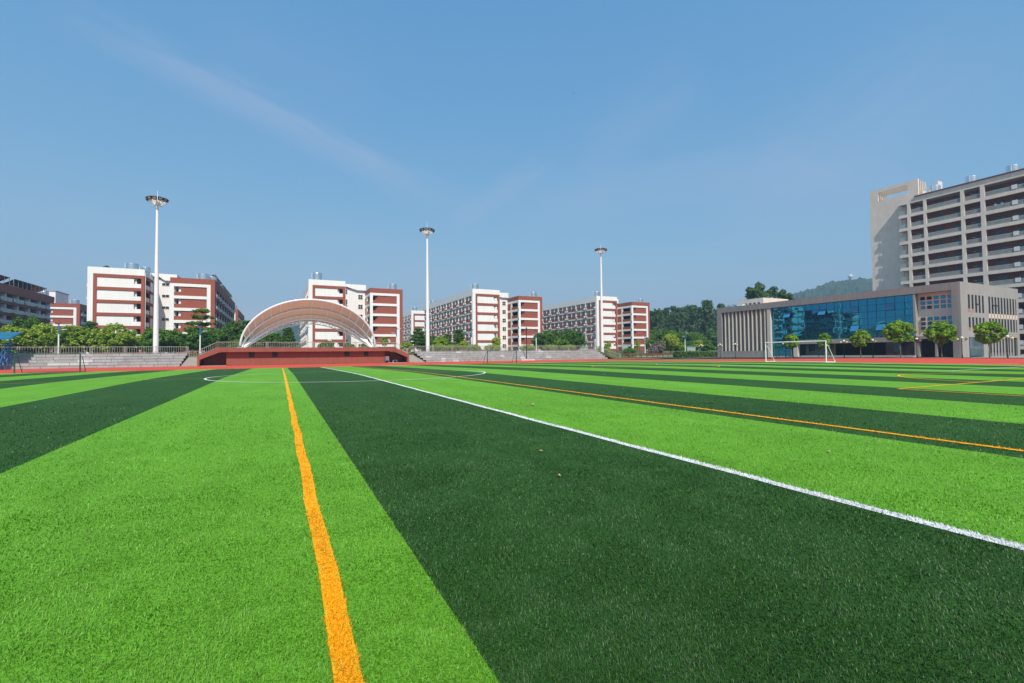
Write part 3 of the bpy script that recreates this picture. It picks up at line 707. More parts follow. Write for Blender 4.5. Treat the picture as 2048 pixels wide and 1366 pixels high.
# fins
fins = [69.35+i*1.07 for i in range(11)]
for i, y in enumerate(fins):
    hb('fin', FINM, (HX+.15, HX+2.2, y-.11, y+.11, 1.75, 11.45))
hb('plinth', GREYW, (HX+.05, HX+2.2, 69.0, 80.9, HZ0, 1.75))
for i in range(10):
    y = fins[i]+.53
    for z0, z1 in ((8.7, 11.0), (5.2, 7.2), (2.0, 4.0)):
        if random.random() < .85:
            w_ = MB().box(HX+2.12, HX+2.2, y-.26, y+.26, z0, z1).build('window', DARK, hall)
            MB().box(HX+2.1, HX+2.12, y-.22, y+.22, z0+.05, (z0+z1)/2-.03).box(HX+2.1, HX+2.12, y-.22, y+.22, (z0+z1)/2+.03, z1-.05).build('pane', mat('blue_slit_glass', (.02,.09,.14), .1, .3, 1, spec=.7) if 'blue_slit_glass' not in bpy.data.materials else bpy.data.materials['blue_slit_glass'], w_)
hb('edge_column', FINM, (HX+.1, HX+2.2, 67.95, 68.75, HZ0, 11.45))
# curtain wall
def glassmat():
    m = bpy.data.materials.new('blue_mirror_glass'); m.use_nodes = True; t = m.node_tree; p = t.nodes['Principled BSDF']
    p.inputs['Base Color'].default_value = (.028,.245,.37,1); p.inputs['Metallic'].default_value = .92; p.inputs['Roughness'].default_value = .02
    g = t.nodes.new('ShaderNodeNewGeometry'); no = t.nodes.new('ShaderNodeTexNoise'); no.inputs['Scale'].default_value = .55; no.inputs['Detail'].default_value = 1.5
    t.links.new(g.outputs['Position'], no.inputs['Vector']); b = t.nodes.new('ShaderNodeBump'); b.inputs['Strength'].default_value = .25; b.inputs['Distance'].default_value = .004
    t.links.new(no.outputs[0], b.inputs['Height']); t.links.new(b.outputs[0], p.inputs['Normal']); return m
BGL = glassmat()
MUL = mat('dark_blue_mullion', (.02,.05,.075), .4, .1, 3)
BGL2 = mat('blue_open_glass', (.03,.20,.42), .15, .1, 1, spec=.6)
NC, NR = 18, 6; YA, YB, ZA, ZB = 41.25, 67.9, 3.95, 11.40
cw, chh = (YB-YA)/NC, (ZB-ZA)/NR
GXP = HX+.75
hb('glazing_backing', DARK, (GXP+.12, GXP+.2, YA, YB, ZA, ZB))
for i in range(NC+1): hb('mullion', MUL, (GXP-.03, GXP+.1, YA+i*cw-.035, YA+i*cw+.035, ZA, ZB))
for j in range(NR+1): hb('transom', MUL, (GXP-.02, GXP+.1, YA, YB, ZA+j*chh-.03, ZA+j*chh+.03))
OPEN = {(13, 4), (9, 4), (5, 4), (2, 4), (5, 1), (2, 1), (14, 4)}
OPEN = {(15, 4): .55, (10, 4): .55, (6, 4): .12, (2, 4): .12, (6, 1): .45, (3, 1): .45}
for i in range(NC):
    for j in range(NR):
        ya, yb = YA+i*cw+.035, YA+(i+1)*cw-.035; za, zb = ZA+j*chh+.03, ZA+(j+1)*chh-.03
        if (i, j) in OPEN:
            d = math.tan(OPEN[(i, j)])*(zb-za); x_ = GXP-.04
            MB().add([(x_, ya, zb), (x_, yb, zb), (x_-d, yb, za+.1), (x_-d, ya, za+.1), (x_+.05, ya, zb), (x_+.05, yb, zb), (x_-d+.05, yb, za+.07), (x_-d+.05, ya, za+.07)], [(0,1,2,3),(7,6,5,4),(0,4,5,1),(1,5,6,2),(2,6,7,3),(3,7,4,0)]).build('open_pane', BGL2, hall)
        else:
            e = [random.gauss(0, .0018) for _ in range(4)]
            MB().add([(GXP+e[0], ya, za), (GXP+e[1], yb, za), (GXP+e[2], yb, zb), (GXP+e[3], ya, zb), (GXP+.06, ya, za), (GXP+.06, yb, za), (GXP+.06, yb, zb), (GXP+.06, ya, zb)], [(3,2,1,0),(4,5,6,7),(0,1,5,4),(1,2,6,5),(2,3,7,6),(3,0,4,7)]).build('pane', BGL, hall)
for i in range(15, NC):                              # full height glazing at the far end
    for j in range(-3, 0):
        ya, yb = YA+i*cw+.035, YA+(i+1)*cw-.035; za, zb = ZA+j*1.15+.03, ZA+(j+1)*1.15-.03
        MB().box(GXP, GXP+.06, ya, yb, za, zb).build('pane', BGL, hall)
for j in range(-3, 0): hb('transom', MUL, (GXP-.02, GXP+.1, YA+15*cw, YB, ZA+j*1.15-.03, ZA+j*1.15+.03))
for i in range(15, NC+1): hb('mullion', MUL, (GXP-.03, GXP+.1, YA+i*cw-.035, YA+i*cw+.035, .5, ZA))
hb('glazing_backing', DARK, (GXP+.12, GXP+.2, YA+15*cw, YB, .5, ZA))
hb('glazing_sill', CONC, (GXP-.2, GXP+.4, YA+15*cw, YB, HZ0, .5))
hb('glass_corner', MUL, (GXP-.05, HX+2.2, 67.9, 67.96, HZ0, 11.45))
hb('spandrel', GREYL, (HX+.05, HX+1.6, 40.9, 63.4, 3.05, 3.93))
hb('soffit', GREYL, (HX+1.6, HX+3.6, 40.9, 67.9, 3.3, 3.9))
for y in (62.3,): hb('column', FINM, (HX+.05, HX+.85, y-.45, y+.45, HZ0+.1, 3.05))
GLB = mat('shop_glass', (.035,.085,.095), .06, .25, .5, spec=.8)
hb('shop_front', GLB, (HX+3.2, HX+3.3, 56.2, 67.9, .6, 3.35), (HX+3.2, HX+3.3, 40.9, 47.0, .6, 3.35))
for y in [56.2+1.95*k for k in range(7)]+[41.0+1.5*k for k in range(5)]: hb('shop_mullion', MUL, (HX+3.12, HX+3.2, y-.04, y+.04, .6, 3.35))
hb('counter', mat('counter_teal', (.14,.22,.23), .5, .1, 2), (HX+2.9, HX+3.12, 57.4, 61.9, .6, 1.5))
hb('shop_back_wall', mat('shop_dark', (.015,.014,.013), .8, .2, 1), (HX+4.8, HX+4.9, 46.6, 56.6, .6, 3.35))
hb('door_jamb', mat('yellow_door', (.55,.33,.04), .6, .1, 2), (HX+3.1, HX+3.3, 55.9, 56.1, .6, 3.35))
hb('poster', mat('blue_poster', (.08,.25,.36), .5, .15, 3), (HX+3.06, HX+3.11, 44.4, 45.6, 1.3, 3.0))
hb('step', CONC, (HX-.9, HX+4.8, 41.0, 61.0, .2, .42), (HX-.3, HX+4.8, 41.0, 61.0, .42, .6))
# bay with small square windows
WB = HX+1.05
hb('window_bay_wall', BEIGE, (WB, WB+.3, HY0+1.15, 40.9, 3.95, 11.45))
hb('bay_jamb', GREYL, (HX+.05, WB+.2, 40.9, 41.2, HZ0, 11.45))
hb('bay_sill', GREYL, (HX+.05, WB+.3, HY0+1.15, 40.9, 3.45, 3.95))
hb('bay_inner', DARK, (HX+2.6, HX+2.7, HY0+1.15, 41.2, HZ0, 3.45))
for y in (38.3, 40.75, 41.05): hb('column', GREYL, (HX+.3, HX+.75, y-.14, y+.14, HZ0+.1, 3.45))
for y in (36.4, 36.9, 37.4, 37.9, 38.9, 39.4, 39.9, 40.4): hb('door_bar', DARK, (HX+1.6, HX+1.66, y-.03, y+.03, HZ0, 3.4))
SQ = BGL
for ci in range(5):
    for ri, z in enumerate((10.55, 9.75, 8.95, 6.95, 6.15, 5.35)):
        y = 40.2-ci*.93
        f = MB().box(WB-.03, WB, y-.31, y+.31, z-.27, z+.27).build('window', DARK, hall)
        if (ci, ri) in ((0, 0), (0, 3), (0, 4), (0, 5), (1, 0), (1, 2), (3, 3), (1, 5)):
            MB().add([(WB-.05, y-.28, z+.25), (WB-.05, y+.28, z+.25), (WB-.28, y+.28, z-.18), (WB-.28, y-.28, z-.18), (WB-.02, y-.28, z+.25), (WB-.02, y+.28, z+.25), (WB-.25, y+.28, z-.2), (WB-.25, y-.28, z-.2)], [(0,1,2,3),(7,6,5,4),(0,4,5,1),(1,5,6,2),(2,6,7,3),(3,7,4,0)]).build('open_pane', GLASSD if ci < 2 else SQ, f)
        else: MB().box(WB-.06, WB-.03, y-.26, y+.26, z-.22, z+.22).build('pane', SQ, f)
# gable end facing the camera
hb('gable_wall', GREYL, (HX, HXB, HY0, HY0+.3, 10.75, HZ1), (HX, HX+2.6, HY0, HY0+.3, HZ0, 10.75), (HXB-1.1, HXB, HY0, HY0+.3, HZ0, 10.75), (HX+2.6, HXB-1.1, HY0, HY0+.3, 6.95, 7.75), (HX+2.6, HX+9.9, HY0, HY0+.3, 3.6, 4.6))
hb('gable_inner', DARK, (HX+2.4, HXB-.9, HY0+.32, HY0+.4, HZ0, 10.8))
xsA = [HX+3.1+i*1.33 for i in range(5)]; xsB = [HX+11.0+i*1.28 for i in range(10)]
prev = HX+2.6
allx = xsA+xsB
for (z0, z1) in ((7.75, 10.75), (4.6, 6.95)):
    edges = [HX+2.6]
    for x in allx: edges += [x-.38, x+.38]
    edges.append(HXB-1.1)
    for k in range(0, len(edges), 2):
        hb('gable_pier', GREYL, (edges[k], edges[k+1], HY0+.001, HY0+.3, z0, z1))
hb('gable_pier', GREYL, (HX+8.1, HX+10.6, HY0+.001, HY0+.3, HZ0, 3.6))
for x in xsB[:8]: hb('gable_pier', GREYL, (x+.38, x+.95, HY0+.001, HY0+.3, HZ0, 3.6))
hb('gable_band', PEACH, *[(x-.38, x+.38, HY0-.004, HY0+.02, 6.95, 7.75) for x in xsB])
hb('gable_band', GREYL, (HX+9.9, HXB-1.1, HY0+.001, HY0+.3, 3.6, 4.6))
SLIT = mat('slit_glass', (.018,.024,.03), .25, .4, .8, spec=.3)
for (z0, z1) in ((7.75, 10.75), (4.6, 6.95)):
    for x in allx:
        f = MB().box(x-.38, x+.38, HY0+.03, HY0+.06, z0, z1).build('window', SLIT, hall)
        n = 4 if z1-z0 > 2.6 else 3
        b = MB()
        for q in range(1, n): b.box(x-.38, x+.38, HY0+.0, HY0+.03, z0+(z1-z0)*q/n-.03, z0+(z1-z0)*q/n+.03)
        b.build('glazing_bar', MUL, f)
        if x in xsA[:2]: hb('infill_panel', TERRA, (x-.32, x+.32, HY0-.0, HY0+.028, z0, z0+.62))
        if random.random() < .3 and x < HX+15:
            zz = z0+(z1-z0)*.62
            MB().add([(x-.3, HY0+.1, zz), (x+.3, HY0+.1, zz), (x+.3, HY0-.34, zz-.62), (x-.3, HY0-.34, zz-.62), (x-.3, HY0+.13, zz), (x+.3, HY0+.13, zz), (x+.3, HY0-.31, zz-.64), (x-.3, HY0-.31, zz-.64)], [(0,1,2,3),(7,6,5,4),(0,4,5,1),(1,5,6,2),(2,6,7,3),(3,7,4,0)]).build('open_pane', GLASSD, f)
for x in xsB[:8]: hb('window', SLIT, (x-.38, x+.38, HY0+.03, HY0+.06, HZ0+.7, 3.6))
hb('large_window', mat('grey_blue_glass', (.09,.14,.17), .06, .2, .6, spec=.9), (HX+3.0, HX+8.0, HY0+.05, HY0+.1, HZ0+.15, 3.6))
hb('gable_door', DARK, (HXB-2.4, HXB-1.2, HY0+.2, HY0+.26, HZ0, 3.5))
# roof pavilion
hb('roof_room', BEIGE, (108, 118, 75.0, 81.8, 12.1, 15.05))
for k in range(5): hb('roof_room_window', DARK, (107.97, 108, 75.9+k*1.2, 76.5+k*1.2, 13.6, 14.0))
hb('roof_room_window', DARK, (110, 112.4, 74.97, 75.0, 13.3, 13.8))
for q, (y, m_, w_, h_) in enumerate(((84.6-4, PIPEW, 1.6, 1.2), (79.4, GALV, 1.3, .9), (78.4, PIPEW, .9, 1.3))):
    pass
t = thing('roof_duct', 'white and grey metal ventilation boxes on the far roof corner of the grey hall', 'duct', (104, 81, 12.1))
MB().prism([(80.4, 12.1), (81.9, 12.1), (81.9, 12.9), (81.2, 13.6), (80.4, 13.2)], 'x', 103, 105).build('hood', GALV, t)
MB().box(103.5, 105, 77.6, 79.0, 12.1, 13.4).box(104, 105, 79.1, 80.1, 12.1, 12.9).build('box', PIPEW, t)

# ------------------------------------------------------------------ tall gallery block
BX = 138.0; FH = 3.28; ZT = 37.5
tow = thing('apartment_tower', 'tall beige block with open galleries rising behind the grey hall', 'building', (BX, 20, .2))
def tb(name, m, *bx):
    b = MB()
    for q in bx: b.box(*q)
    return b.build(name, m, tow)
YN = 14.0
tb('roof_beam', BEIGE, (BX, BX+.5, YN, 59.2, ZT, 38.75))
tb('roof_edge', mat('brown_coping', (.12,.055,.045), .6, .1, 3), (BX-.25, BX+2.5, YN, 55.8, 38.752, 39.0))
tb('roof', CONC, (BX+.5, BX+16, YN, 59.2, 37.6, 38.7))
tb('shear_wall', BEIGE, (BX+1.9, BX+2.5, 59.2, 66.2, .2, 40.6), (BX+1.9, BX+2.5, 55.8, 59.2, 38.75, 40.6), (BX+1.9, BX+2.5, 55.8, 57.9, 40.6, 43.6), (BX+1.9, BX+2.5, 64.3, 66.2, 40.6, 43.6), (BX+1.9, BX+2.5, 57.9, 64.3, 42.7, 43.6))
tb('gable_wall', BEIGE, (BX+2.5, BX+16, 65.6, 66.2, .2, 40.6))
tb('side_wall', BEIGE, (BX+2.5, BX+16, 55.9, 65.6, .2, 39.0))
for k in range(4):
    xx = BX+3.1+k*.85
    tb('roof_screen', BEIGE, (xx, xx+.25, 55.8, 57.9, 39.0, 43.3), (xx, xx+.25, 64.3, 66.2, 39.0, 43.3), (xx, xx+.25, 57.9, 64.3, 42.5, 43.3))
tb('roof_screen', BEIGE, (BX+7.2, BX+9.4, 53.9, 54.3, 38.75, 43.3))
tb('roof_screen', BEIGE, (BX+2.6, BX+4.6, 55.2, 55.75, 38.75, 40.6))
cols_ = [56.74, 53.65, 46.79, 43.38]; y = 43.38
cedges = [(56.8, 57.42), (53.65, 54.21), (46.79, 47.41), (43.38, 44.08), (36.4, 37.0), (33.0, 33.6), (26.2, 26.8), (22.8, 23.4), (YN, YN+.6)]
for a, b in cedges: tb('column', BEIGE, (BX+.001, BX+.5, a, b, .2, ZT))
tb('gallery_wall', MAROON, (BX+2.3, BX+2.5, YN, 59.2, .2, ZT))
tb('gallery_wall', BEIGE, (BX+1.95, BX+2.3, 58.4, 59.18, .2, ZT))
RWT = MB().box(-.05, 0, -.85, .85, -.55, .55); RWTm = mk(RWT, 'gallery_window', mat('gallery_glass', (.012,.022,.03), .1, .4, .8, spec=.7))
RWF = mk(MB().box(-.07, -.05, -.9, .9, .55, .6).box(-.07, -.05, -.03, .03, -.55, .55), 'window_frame', mat('gallery_frame', (.06,.07,.075), .5))
bays = [(57.42, 59.15), (54.21, 56.8), (47.41, 53.65), (44.08, 46.79), (37.0, 43.38), (33.6, 36.4), (26.8, 33.0), (23.4, 26.2), (YN+.6, 22.8)]
sign_m = mk(MB().box(-.06, 0, -.42, .42, 0, .9), 'gallery_sign', mat('gallery_sign_white', (.62,.65,.68), .5, .1, 4))
LITP = mat('gallery_lamp_shell', (.6,.58,.5), .5)
lampm = mk(MB().box(-.1, 0, -.3, .3, -.05, .05), 'gallery_lamp', LITP)
for f in range(11):
    z = ZT-FH*(f+1)+.72            # top of the floor beam
    if z < 2: break
    tb('floor_beam', BEIGE, (BX+.002, BX+.5, YN, 59.2, z-.72, z), (BX+.5, BX+1.9, 58.9, 59.2, z-.72, z))
    tb('floor_slab', CONC, (BX+.5, BX+2.3, YN, 58.9, z-.35, z-.1))
    for bi, (a, b) in enumerate(bays):
        if b < 30 and f > 6: continue
        n = max(2, int((b-a)/.17)); r = MB()
        r.box(BX+.16, BX+.24, a, b, z+.92, z+.99).box(BX+.18, BX+.22, a, b, z+.06, z+.10)
        for q in range(1, n): yy = a+(b-a)*q/n; r.box(BX+.17, BX+.23, yy-.028, yy+.028, z+.10, z+.92)
        if bi == 0:
            r.box(BX+.2, BX+1.9, 59.06, 59.12, z+.92, z+.99)
            for q in range(9): r.box(BX+.3+q*.18, BX+.35+q*.18, 59.06, 59.11, z+.02, z+.92)
        stuff(r.build('railing', RAILG, tow))
        ws = [(a+b)/2-.2] if b-a < 4 else [a+(b-a)*.22, a+(b-a)*.74]
        if bi == 0: ws = []
        for yy in ws:
            w_ = inst('window', RWTm, tow, (BX+2.29, yy, z+1.55)); inst('frame', RWF, w_, (BX+2.29, yy, z+1.55))
        if b-a < 4: inst('wall_lamp', lampm, tow, (BX+2.29, b-.7, z+1.75))
        if bi in (4, 6): inst('sign_panel', sign_m, tow, (BX+.13, a+(b-a)*.28, z+.28))
for y, lb in ((53.4, 'steel water tank on the tall block roof nearest the slotted end wall'), (46.7, 'middle steel water tank on the tall block roof'), (40.0, 'rightmost steel water tank on the tall block roof')):
    tank(BX+4.0, y, 38.7, 1.1, 2.6, lb)

# ------------------------------------------------------------------ terraces (stone seating)
SZ = .15
JOINT = mat('dark_joint', (.10,.085,.075), .95, .2, 3)
def terrace(label, x0, x1, bl, slope_l, slope_r, light=()):
    t = thing('stone_terrace', label, 'bleachers', ((x0+x1)/2, 88.1, SZ), 'stone seating terraces along the track')
    for r in range(5):
        ya = 88.1+.8*r; z0 = SZ+.43*r; z1 = z0+.43
        a = x0+slope_l*r; b = x1+slope_r*r
        MB().box(a+.02, b-.02, ya+.06, 92.0, z0, z1-.045).build('core', JOINT, t)
        x = a; k = 0
        while x < b-.05:
            w_ = min(bl*random.uniform(.75, 1.3), b-x)
            if b-x-w_ < .4: w_ = b-x
            m_ = STONEL if random.random() < (.08 if r < 3 else .02) else random.choice((STONE, STONE, STONE2))
            dz = random.uniform(-.006, .006); dy = random.uniform(0, .02)
            MB().box(x+.02, x+w_-.02, ya+dy, ya+.06-.001, z0+.015, z1-.05+dz).box(x+.02, x+w_-.02, ya-.035+dy, ya+.83, z1-.04, z1+dz).build('stone', m_, t)
            x += w_; k += 1
    return t
terrace('grey stone terrace steps left of the stage behind a green goal', -48, -14.0, 1.9, 0, .12)
terrace('long grey stone terrace steps right of the stage', 25.4, 69.5, 1.25, -.35, -.1)
def railing(name, label, pts, h, step, m, dbl=7.0, ratio=True):
    """railing: rails, double posts every few metres, thin balusters"""
    t = thing(name, label, 'railing', pts[0], 'railings of the stands and the stage')
    rails = MB(); bal = MB(); run = 0
    for p, q in zip(pts[:-1], pts[1:]):
        p = Vector(p); q = Vector(q); L = (Vector((q.x, q.y, 0))-Vector((p.x, p.y, 0))).length; U = Vector((0,0,1))
        rails.bar(p+U*h, q+U*h, .07); rails.bar(p+U*.10, q+U*.10, .04)
        n = max(1, int(L/step))
        for i in range(n+1):
            c = p+(q-p)*i/n; bal.bar(c+U*.10, c+U*(h-.04), .035)
        nd = max(1, int(L/dbl))
        for i in range(nd+1):
            c = p+(q-p)*i/nd; d = (q-p).normalized()*.12
            pm = MB(); pm.bar(c-d, c-d+U*(h+.1), .06).bar(c+d, c+d+U*(h+.1), .06)
            for z in (.3, .6, .9): pm.bar(c-d+U*h*z, c+d+U*h*z, .04)
            pm.build('post', m, t)
    rails.build('rail', m, t); stuff(bal.build('balusters', m, t)); return t
railing('terrace_railing', 'bronze metal railing along the top of the left stone terrace', [(-50, 91.9, 2.30), (-13.6, 91.9, 2.30)], 1.02, .30, RAILB, 4.0)
railing('terrace_railing', 'lower bronze railing beside the gap between left terrace and stage', [(-13.4, 91.9, 1.6), (-11.3, 91.9, 1.6)], 1.0, .3, RAILB, 9)
railing('terrace_railing', 'long bronze metal railing along the top of the right stone terrace', [(22.6, 92.0, 1.75), (23.9, 92.0, 2.28), (69.3, 92.0, 2.28)], 1.08, .24, RAILB, 4.0)
railing('terrace_railing', 'sloping dark railing down the right end of the long terrace', [(69.4, 92.0, 2.2), (75.5, 90.8, .2)], 1.05, .3, RAILB, 9)
# side steps between terraces and stage
def side_steps(label, x0, x1, xt0, xt1):
    t = thing('stone_steps', label, 'steps', ((x0+x1)/2, 88, SZ), 'stone steps beside the stage')
    n = 8
    for i in range(n):
        f = i/n; MB().box(x0+(xt0-x0)*f, x1+(xt1-x1)*f, 88.15+.45*i, 92.0-.003*i, SZ+.18*i, SZ+.18*(i+1)).build('step', STONEB, t)
side_steps('worn stone steps between the left terrace and the red stage', -13.9, -11.35, -13.35, -11.35)
side_steps('worn stone steps between the red stage and the right terrace', 21.6, 25.2, 21.6, 23.7)

# ------------------------------------------------------------------ stage
st = thing('stage', 'red tiled stage platform with overhanging deck and flank stairs', 'stage', (5, 88.2, SZ))
def sb(name, m, *bx):
    b = MB()
    for q in bx: b.box(*q)
    return b.build(name, m, st)
STRED = mat('stage_red_tile', (.27,.082,.055), .7, .10, 2.5, streak=.10, var2=.08, bump=.15, bscale=20)
sb('front_wall', STRED, (-7.8, 17.55, 88.2, 88.5, SZ, 2.36))
sb('body', STRED, (-7.79, 17.54, 88.5, 99, SZ, 2.36))
sb('deck', STRED, (-9.0, 19.3, 87.3, 99.5, 2.362, 3.05))
sb('deck_floor', STONEL, (-8.9, 19.2, 87.6, 99.4, 3.051, 3.07))
for a, b in ((-4.66, -3.79), (-1.21, -.37), (10.38, 11.23), (13.76, 14.56)):
    v = sb('vent', mat('vent_grey', (.055,.057,.06), .6, .1, 3) if 'vent_grey' not in bpy.data.materials else bpy.data.materials['vent_grey'], (a, b, 88.15, 88.198, 1.48, 2.33))
    q = MB()
    for k in range(6): q.box(a+.04, b-.04, 88.12, 88.15, 1.54+k*.13, 1.60+k*.13)
    q.build('louvre', DARK, v)
for s in (0, 1):
    X = (lambda x: x) if s == 0 else (lambda x: 10.25-x)
    def pr(poly, y0, y1, nm, m):
        pl = [(X(u), w) for u, w in poly]
        if s: pl = pl[::-1]
        MB().prism(pl, 'y', y0, y1).build(nm, m, st)
    pr([(-9.0, 3.05), (-11.35, 1.85), (-11.35, 1.15), (-8.6, 2.36), (-8.6, 2.40), (-9.0, 2.40)], 87.3, 87.6, 'stair_parapet', STRED)
    for k in range(8): pr([(-9.0-.29*k, 3.0-.15*k), (-9.0-.29*(k+1), 3.0-.15*k), (-9.0-.29*(k+1), 2.65-.15*k), (-9.0-.29*k, 2.65-.15*k)], 87.62, 92, 'stair_step', CONC)
    pr([(-7.8, SZ), (-7.8, 2.36), (-8.6, 2.36), (-11.3, 1.15), (-11.3, SZ)], 90.6, 90.9, 'understair_wall', STRED)
    pr([(-11.35, SZ), (-11.35, 1.85), (-11.65, 1.7), (-11.65, SZ)], 87.3, 92, 'stair_side_wall', STRED)
    pr([(-7.8, SZ), (-7.8, SZ+.06), (-11.3, SZ+.06), (-11.3, SZ)], 87.6, 90.6, 'understair_floor', CONC)
railing('stage_railing', 'dark metal railing along the front edge of the red stage', [(-11.3, 87.5, 1.85), (-9.0, 87.5, 3.05), (19.3, 87.5, 3.05), (21.6, 87.5, 1.85)], .93, .26, RAILB, 7.0)
railing('stage_railing', 'short steep railing at the foot of the left stage stairs', [(-11.5, 87.6, .35), (-11.5, 91.6, 1.7)], .95, .3, RAILB, 9)
railing('stage_railing', 'short steep railing at the foot of the right stage stairs', [(21.8, 87.6, .35), (21.8, 91.6, 1.7)], .95, .3, RAILB, 9)
for k, (x, w_) in enumerate(((18.15, .7), (19.6, .8))):
    t = thing('white_stool' if k else 'storage_rack', 'low white bench stored under the right stage stairs' if k else 'grey rack stored under the right stage stairs', 'bench' if k else 'rack', (x, 89, SZ+.06))
    b = MB().box(x-w_/2, x+w_/2, 88.8, 89.2, SZ+.45, SZ+.52); b.build('seat' if k else 'shelf', PIPEW if k else GALV, t)
    for dx in (-1, 1): MB().box(x+dx*(w_/2-.04)-.03, x+dx*(w_/2-.04)+.03, 88.85, 89.15, SZ+.06, SZ+.45).build('leg', PIPEW if k else GALV, t)
    if not k: MB().box(x-w_/2, x+w_/2, 89.0, 89.06, SZ+.52, SZ+1.25).build('back', GALV, t)

# ------------------------------------------------------------------ canopy
cn = thing('stage_canopy', 'white arched steel canopy with tan membrane over the stage', 'canopy', (5.2, 93, 3.05))
def arch(rise, apexY, b, a=2.0, n=48, half=11.4, base=3.15, by=93.0, cx=5.2, zoff=0):
    P = []
    for i in range(n+1):
        u = -1+2*i/n; u = math.sin(u*math.pi/2)*.999
        s = max(0, 1-abs(u)**a)**b
        P.append(Vector((cx+half*u, by+(apexY-by)*s, base+rise*s+zoff)))
    return P
A0 = arch(8.5, 89.6, .52); A1 = arch(7.25, 93.6, .68, half=11.1); A2 = arch(6.25, 96.2, .85, half=10.9); A3 = arch(5.5, 96.2, 1.0, half=10.9); A4 = arch(5.35, 99.2, 1.0, half=10.7); A5 = arch(4.75, 99.2, 1.08, half=10.7)
MB().tube(A0, .17, 10).build('front_arch', STEELW, cn, smooth=True)
MB().tube(A1, .16, 8).build('middle_arch', STEELW, cn, smooth=True)
MB().tube(A2, .13, 8).build('truss_chord', STEELW, cn, smooth=True); MB().tube(A3, .15, 8).build('truss_chord', STEELW, cn, smooth=True)
MB().tube(A4, .09, 8).build('truss_chord', STEELW, cn, smooth=True); MB().tube(A5, .09, 8).build('truss_chord', STEELW, cn, smooth=True)
def at(A, f):
    k = f*(len(A)-1); i = min(int(k), len(A)-2); return A[i].lerp(A[i+1], k-i)
for (P, Q, n, nm) in ((A2, A3, 30, 'truss_web'), (A4, A5, 30, 'truss_web'), (A3, A5, 22, 'truss_web')):
    for i in range(2, n-1):
        p = at(P, i/n); q = at(Q, (i+(.5 if i % 2 else -.5))/n); MB().bar(p, q, .10).build(nm, STEELW, cn)
        q = at(Q, (i+(-.5 if i % 2 else .5))/n)
        if nm == 'truss_web' and P is not A3: MB().bar(p, q, .09).build(nm, STEELW, cn)
for i in range(2, 19): MB().bar(at(A0, i/20), at(A1, i/20), .10).build('rib', STEELW, cn)
for i in range(2, 11): MB().bar(at(A1, i/12), at(A2, i/12), .06).build('rib', STEELW, cn)
for i in range(2, 11): MB().bar(at(A2, i/12), at(A4, i/12), .06).build('rib', STEELW, cn)
def sheet(nm, P, Q, f0, f1, sag, nn=40, m_=6):
    vs = []; fs = []
    for i in range(nn+1):
        f = f0+(f1-f0)*i/nn; p = at(P, f); q = at(Q, f)
        for j in range(m_+1):
            v = j/m_; c = p.lerp(q, v); c = c+Vector((0, 0, .09-sag*4*v*(1-v)*(1 if True else 0))); vs.append(c)
    for i in range(nn):
        for j in range(m_): fs.append((i*(m_+1)+j, (i+1)*(m_+1)+j, (i+1)*(m_+1)+j+1, i*(m_+1)+j+1))
    o = MB().add(vs, fs).build(nm, MEMB, cn, smooth=True)
    mo = o.modifiers.new('thick', 'SOLIDIFY'); mo.thickness = .03; return o
sheet('membrane', A0, A1, .10, .90, -.10); sheet('membrane', A1, A2, .13, .87, -.05); sheet('membrane', A2, A4, .14, .86, 0)
for x in (5.2-11.3, 5.2+11.3):
    MB().box(x-.5, x+.5, 92.4, 93.8, 3.05, 3.3).build('footing', CONC, cn)

